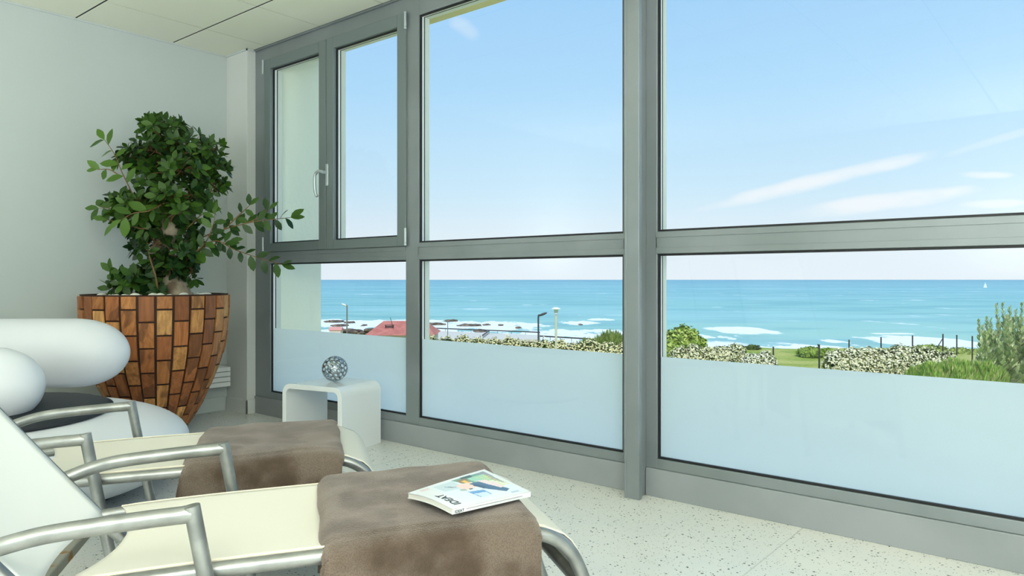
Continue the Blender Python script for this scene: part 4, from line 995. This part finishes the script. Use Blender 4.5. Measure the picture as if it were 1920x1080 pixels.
bush('low_shrub', 'pale green low shrubs on the grass behind the fence posts', 'bush', [(1740, 646, 675, 44, 69), (1690, 650, 672, 30, 69), (1800, 652, 675, 36, 69)], 2600, .22, [(158, 172, 90), (136, 154, 74)], seed=12, core=(110, 126, 58))
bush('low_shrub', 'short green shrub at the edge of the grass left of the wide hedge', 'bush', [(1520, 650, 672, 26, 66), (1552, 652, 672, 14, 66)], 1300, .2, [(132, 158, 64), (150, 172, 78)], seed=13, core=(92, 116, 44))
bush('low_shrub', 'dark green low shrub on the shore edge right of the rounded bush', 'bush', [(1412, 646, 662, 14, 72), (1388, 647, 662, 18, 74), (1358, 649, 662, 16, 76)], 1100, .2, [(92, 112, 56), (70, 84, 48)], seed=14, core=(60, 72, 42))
# tall stems at the far right
def tall_reeds():
    rr_ = random.Random(31); base = at(1885, 735, 34); root = thing('tall_shrub', 'tall silvery green stemmed shrub at the right edge of the view', 'bush', base); O = Vector(base); st = MB(); lf = MB()
    tops = [(1835, 602), (1843, 612), (1868, 572), (1880, 570), (1893, 576), (1905, 582), (1916, 570), (1857, 600), (1848, 630), (1850, 596), (1926, 580), (1940, 566), (1960, 572), (1985, 580), (2010, 600), (1872, 600), (1900, 610), (1862, 625), (1890, 595), (1842, 640)]
    for k in range(240):
        tx, ty = tops[k] if k < len(tops) else (rr_.uniform(1842, 2010), rr_.uniform(592, 700)); d = 34 + rr_.uniform(-1.6, 1.6)
        if k >= len(tops) and tx < 1870: ty = max(ty, 625)
        b = at(1890 + (tx - 1890) * .7 + rr_.uniform(-12, 12), 742, d) - O; p = at(tx, ty, d) - O; pts = smoothed([b, (b + p) / 2 + Vector((0, 0, .15)), p], 4); st.tube(pts, .02, 5, taper=[.025 - .0018 * i for i in range(len(pts))])
        n = 56
        for i in range(n):
            u = i / n; q = b.lerp(p, .15 + .85 * u); th = i * 2.4; out = RT * math.cos(th) + FW * math.sin(th); dd = (out * (.8 - .5 * u) + Vector((0, 0, .8))).normalized(); s_ = .42 * (1.1 - .6 * u) * rr_.uniform(.8, 1.2); sd_ = dd.cross(out).normalized() if abs(dd.dot(out)) < .99 else RT
            kk = rr_.uniform(.85, 1.1); col = s2l([x * kk for x in rr_.choice([(188, 200, 138), (206, 212, 162), (166, 186, 118), (146, 168, 104)])])
            lf.add([q, q + dd * s_ * .5 + sd_ * s_ * .24, q + dd * s_, q + dd * s_ * .5 - sd_ * s_ * .24], [(0, 1, 2, 3)], 0, col)
    st.build('stems', mat('stem_green', s2l((128, 124, 84)), .8), root); lf.build('foliage', M_fol, root, colattr='leaf')
tall_reeds()

# ------------------------------------------------------------------ fence posts
M_post = mat('dark_post', s2l((48, 46, 44)), .7)
FP = [(1450, 650, 50, 'dark fence post right of the small white-flowered mound'), (1536, 646, 47, 'tallest dark fence post, just left of the wide white-flowered hedge'),
      (1592, 637, 60, 'thin dark fence post rising behind the left end of the wide hedge'), (1652, 632, 60, 'thin dark fence post against turquoise water above the wide hedge'),
      (1711, 629, 60, 'thin dark fence post at the left end of the pale surf band'), (1768, 626, 60, 'dark fence post with a slanting brace on its left side'),
      (1794, 628, 64, 'thin dark fence post just right of the braced post'), (1823, 630, 58, 'thin dark fence post nearest the tall shrub')]
for i, (px, py, d, lab) in enumerate(FP):
    top = at(px, py, d); g = ground_at(px, d); e = thing('fence_post', lab, 'fence post', g, 0, 'dark fence posts above the beach'); h_ = top.z - g.z
    m = MB(); m.tube([(0, 0, -.1), (0, 0, h_)], .055, 8); m.build('post', M_post, e)
    if i == 1: m = MB(); a = RT * -.09; m.tube([(0, 0, h_ - .22), (a.x, a.y, h_ + .02)], .04, 8); m.build('bent_tip', M_post, e)
    if i == 5: m = MB(); a = RT * -.62; m.tube([(0, 0, h_ - .35), (a.x, a.y, h_ - 1.35)], .035, 8); m.build('brace', M_post, e)

# ------------------------------------------------------------------ street lamps
M_lp = mat('lamp_pole_grey', s2l((126, 126, 120)), .6, .2); M_lpd = mat('lamp_pole_dark', s2l((70, 68, 70)), .6, .2); M_lpl = mat('lamp_pole_pale', s2l((206, 202, 176)), .6); M_lh = mat('lamp_head', s2l((226, 226, 222)), .5)
def lamp_cobra(px, py, d, m_, lab, hdir, L_=.75):
    top = at(px, py, d); g = ground_at(px, d); e = thing('street_lamp', lab, 'street lamp', g); h_ = top.z - g.z
    m = MB(); a = RT * hdir; m.tube(smoothed([(0, 0, -.1), (0, 0, h_ * .6), (0, 0, h_ - .12), (a.x * .12, a.y * .12, h_)], 4), .07, 8); m.build('pole', m_, e)
    v, f = ellipsoid((0, 0, 0), (L_ / 2, .16, .11), math.atan2(a.y, a.x), 16, 8); c = a * (L_ * .5) + Vector((0, 0, h_ + .08)); m = MB(); m.add([(x + c.x, y + c.y, z + c.z + (x * a.x + y * a.y) * .35) for x, y, z in v], f); m.build('lamp_head', M_lh if hdir < 0 else m_, e, smooth=True)
lamp_cobra(1009.5, 591, 62, M_lpd, 'dark street lamp with slanted head, left of the pale round-topped lamp', 1)
lamp_cobra(650.5, 573, 78, M_lp, 'grey street lamp seen through the left window beside the building fin', -1, .6)
def lamp_post():
    d = 48; top = at(1042.5, 576, d); g = ground_at(1042.5, d); e = thing('street_lamp', 'pale street lamp with a flat round cap and glass lantern', 'street lamp', g); h_ = top.z - g.z
    m = MB(); m.tube([(0, 0, -.1), (0, 0, h_ - .45)], .075, 10); m.build('pole', M_lpl, e)
    m = MB(); m.tube([(0, 0, h_ - .46), (0, 0, h_ - .40), (0, 0, h_ - .12)], .1, 12, taper=[.12, .10, .17]); m.build('lantern', mat('lantern_glass', s2l((196, 204, 200)), .3), e)
    m = MB(); m.tube([(0, 0, h_ - .13), (0, 0, h_ - .06), (0, 0, h_)], .1, 20, taper=[.30, .27, .10]); m.build('cap', M_lh, e)
lamp_post()
g = ground_at(839.5, 92); e = thing('street_sign', 'thin small pole standing by the terrace in front of the dark rocks', 'pole', g); m = MB(); tz = at(839.5, 604, 92).z - g.z
m.tube([(0, 0, -.1), (0, 0, tz)], .045, 8); m.build('pole', M_lp, e); m = MB(); m.box((-.35, -.04, tz), (.35, .04, tz + .12)); m.build('top_bar', M_lp, e)

# ------------------------------------------------------------------ terrace, house, hut, rocks
def terrace():
    e = thing('terrace', 'pale paved seafront terrace with dark railings beyond the long hedge', 'terrace', at(900, 636, 98)); O = Vector(e.location)
    z = at(900, 636, 98).z; P = [at(780, 636, 98), at(1012, 636, 98), at(1012, 629, 105), at(812, 621, 114), at(780, 621, 112)]
    m = MB(); top = [Vector((p.x, p.y, z)) - O for p in P]; bot = [p - Vector((0, 0, 2.2)) for p in top]; n = len(P)
    m.add(top + bot, [tuple(range(n)), tuple(range(2 * n - 1, n - 1, -1))] + [(i, n + i, n + (i + 1) % n, (i + 1) % n) for i in range(n)]); m.build('slab', mat('pale_concrete', s2l((206, 200, 190)), .9), e)
    for pts in ([P[4], P[3], P[2]], [P[1], at(1180, 640, 90)], [at(905, 635, 99.5), P[2].lerp(P[3], .45)]):
        m = MB(); pp = [Vector((p.x, p.y, z + .42)) - O for p in pts]; m.tube(pp, .09, 6)
        for a, b in zip(pp, pp[1:]):
            for k in range(9):
                q = a.lerp(b, k / 8); m.tube([q - Vector((0, 0, .5)), q], .03, 5)
        m.build('railing', M_post, e)
terrace()
def house():
    d = 80; lab = 'house with a low red hipped roof behind the lower left pane'; c = at(742, 629, d); e = thing('house', lab, 'house', c, HEAD)
    k = d / FPX; W0, W1, Dp, Hh = (683 - 742) * k, (815 - 742) * k, 7.0, 14.5 * k
    m = MB(); m.box((W0 + .3, .3, -2.4), (W1 - .3, Dp - .3, -.02)); m.build('walls', mat('house_wall', s2l((214, 206, 192)), .9), e)
    m = MB(); r0 = (709 - 742) * k; r1 = (790 - 742) * k; my = Dp / 2
    m.add([(W0, 0, 0), (W1, 0, 0), (W1, Dp, 0), (W0, Dp, 0), (r0, my, Hh + .55), (r1, my, Hh + .55)], [(0, 1, 5, 4), (1, 2, 5), (2, 3, 4, 5), (3, 0, 4), (3, 2, 1, 0)])
    mr = mat('red_roof', s2l((188, 116, 104)), .85); vary(mr, s2l((194, 122, 110)), s2l((176, 104, 94)), 1.5, 5); m.build('roof', mr, e)
    m = MB(); x0, x1 = (717 - 742) * k, (733 - 742) * k
    for a in ((x0, x0 + .08), (x1 - .08, x1)): m.box((a[0], 1.7, .5), (a[1], 1.85, 1.0))
    m.box((x0, 1.72, .62), (x1, 1.82, .70)); m.box((x0, 1.72, .84), (x1, 1.82, .92)); m.box((x0 - .05, 1.7, .98), (x1 + .05, 1.85, 1.05)); m.build('roof_rack', M_post, e)
    m = MB(); m.tube([((734 - 742) * k, 1.6, .45), ((727 - 742) * k, 1.7, (629 - 597) * k)], .03, 6); m.build('antenna', M_post, e)
house()
def hut():
    d = 105; c = at(628, 622, d); e = thing('hut', 'tiny pink-roofed hut on the shore at the left edge of the sea view', 'hut', c, HEAD); m = MB(); m.box((-.8, 0, -1.8), (.8, 1.4, .2)); m.build('walls', mat('hut_wall', s2l((226, 206, 198)), .9), e)
    m = MB(); m.add([(-.95, -.1, .2), (.95, -.1, .2), (.95, 1.5, .2), (-.95, 1.5, .2), (-.95, .7, .65), (.95, .7, .65)], [(0, 1, 5, 4), (2, 3, 4, 5), (0, 4, 3), (1, 2, 5), (3, 2, 1, 0)]); m.build('roof', mat('pink_roof', s2l((212, 150, 142)), .9), e)
hut()
M_rock = mat('rock', s2l((118, 104, 92)), .95, spec=.1); vary(M_rock, s2l((136, 120, 104)), s2l((84, 76, 70)), .8, 5)
RK = [(628, 602, 18, 'leftmost low reef rock in the surf by the building fin'), (656, 603.5, 9, 'small dark rock in the surf right of the left street lamp'), (636, 609.5, 14, 'flat dark rock nearest the hut in the surf'),
      (683, 608.5, 5, 'tiny dark rock in the surf left of the red roof'), (812, 607, 22, 'long dark reef rock just right of the window mullion'), (845, 600.5, 13, 'dark peaked reef rock behind the small pole'),
      (880, 609, 22, 'long low reef rock right of the small pole'), (912, 607.5, 7, 'narrow dark rock right of the reef group'), (939, 608, 5, 'tiny lone dark rock in the surf left of the street lamps'),
      (900, 620, 12, 'flat rock close to the seafront terrace'), (972, 613, 6, 'small rock in the surf left of the dark street lamp'), (1088, 607, 4, 'tiny dark rock in the surf right of the pale lamp')]
for i, (px, py, hw, lab) in enumerate(RK):
    d = (EYE - SEA) * FPX / (py + 2 - HOR); k = d / FPX; m = MB(); v, f = ellipsoid((0, 0, 0), (hw * k, 3.5, min(.7, .12 + hw * .045)), 0, 28, 12)
    v = [tuple(Vector(p) * (1 + .45 * noise.noise(Vector(p) * .9 + Vector((i * 7, 0, 0))) + .2 * noise.noise(Vector(p) * 2.5))) for p in v]; m.add(v, f)
    c = FW * d + RT * ((px - 960) * k); o = m.build('reef_rock', M_rock); o.location = (c.x, c.y, SEA + .05); o.rotation_euler = (0, 0, HEAD); tag(o, lab, 'rock', 'reef rocks in the surf')
def shore():
    rr_ = random.Random(4); base = at(690, 628, 122); O = Vector(base); root = thing('rocky_shore', 'strip of brown boulders and scrub along the shore left of the red roof', 'shore', base); root['kind'] = 'stuff'; m = MB()
    for i in range(110):
        px = rr_.uniform(630, 770); py = 624 - (px - 640) * .02 + rr_.uniform(-4, 4); q = at(px, py, 122 + rr_.uniform(-5, 5)) - O; s_ = rr_.uniform(.3, .7)
        v, f = ellipsoid((0, 0, 0), (s_ * 1.3, s_, s_ * .6), rr_.uniform(0, 3), 8, 5); m.add([(x * (1 + .2 * noise.noise(Vector((x, y, i)))) + q.x, y + q.y, z + q.z) for x, y, z in v], f)
    m.build('boulders', M_rock, root)
shore()
# ------------------------------------------------------------------ sailboat
d = 1500; c = FW * d + RT * ((1847 - 960) / FPX * d); c.z = SEA; e = thing('sailboat', 'tiny white sailboat near the horizon at the right', 'boat', c, HEAD)
m = MB(); m.add([(-3.5, -.8, .9), (4, -.8, .9), (4, .8, .9), (-3.5, .8, .9), (-2.6, -.5, -.2), (3, -.5, -.2), (3, .5, -.2), (-2.6, .5, -.2)], [(0, 1, 2, 3), (7, 6, 5, 4), (0, 4, 5, 1), (1, 5, 6, 2), (2, 6, 7, 3), (3, 7, 4, 0)]); m.build('hull', M_white, e)
m = MB(); m.add([(.2, 0, 1.4), (4, 0, 1.4), (.3, 0, 11.5), (.2, .12, 1.4), (4, .12, 1.4), (.3, .12, 11.5)], [(0, 1, 2), (5, 4, 3), (0, 3, 4, 1), (1, 4, 5, 2), (2, 5, 3, 0)]); m.add([(-3.2, 0, 1.2), (-.1, 0, 1.2), (-.05, 0, 9.5), (-3.2, .1, 1.2), (-.1, .1, 1.2), (-.05, .1, 9.5)], [(0, 1, 2), (5, 4, 3), (0, 3, 4, 1), (1, 4, 5, 2), (2, 5, 3, 0)]); m.build('sails', M_white, e)
m = MB(); m.tube([(.1, 0, .9), (.1, 0, 12)], .09, 6); m.build('mast', M_white, e)

# ------------------------------------------------------------------ bodies of the added fill uplighters, out of view
for i, (x, y) in enumerate(FILL_UPS):
    if i == 0:
        e0 = thing('floor_lamp', '', 'floor lamp', (x, y, 0), 0, 'white uplighter floor lamps'); m = MB(); m.tube([(0, 0, 0), (0, 0, .02)], .15, 32); m.build('base', M_white, e0)
        m = MB(); m.tube([(0, 0, .02), (0, 0, FILL_UPZ - .1)], .012, 12); m.build('pole', M_white, e0)
        m = MB(); m.tube([(0, 0, FILL_UPZ - .10), (0, 0, FILL_UPZ - .06), (0, 0, FILL_UPZ - .02)], .1, 32, taper=[.03, .13, .18]); m.build('lamp_shade', M_white, e0)
        l = e0
    else: l = copy_tree(e0); l.location = (x, y, 0)
    l['label'] = ['white uplighter floor lamp standing behind the photographer', 'white uplighter floor lamp standing near the windows right of the view', 'white uplighter floor lamp at the middle of the back wall', 'white uplighter floor lamp beside the left wall, behind the round armchair'][i]
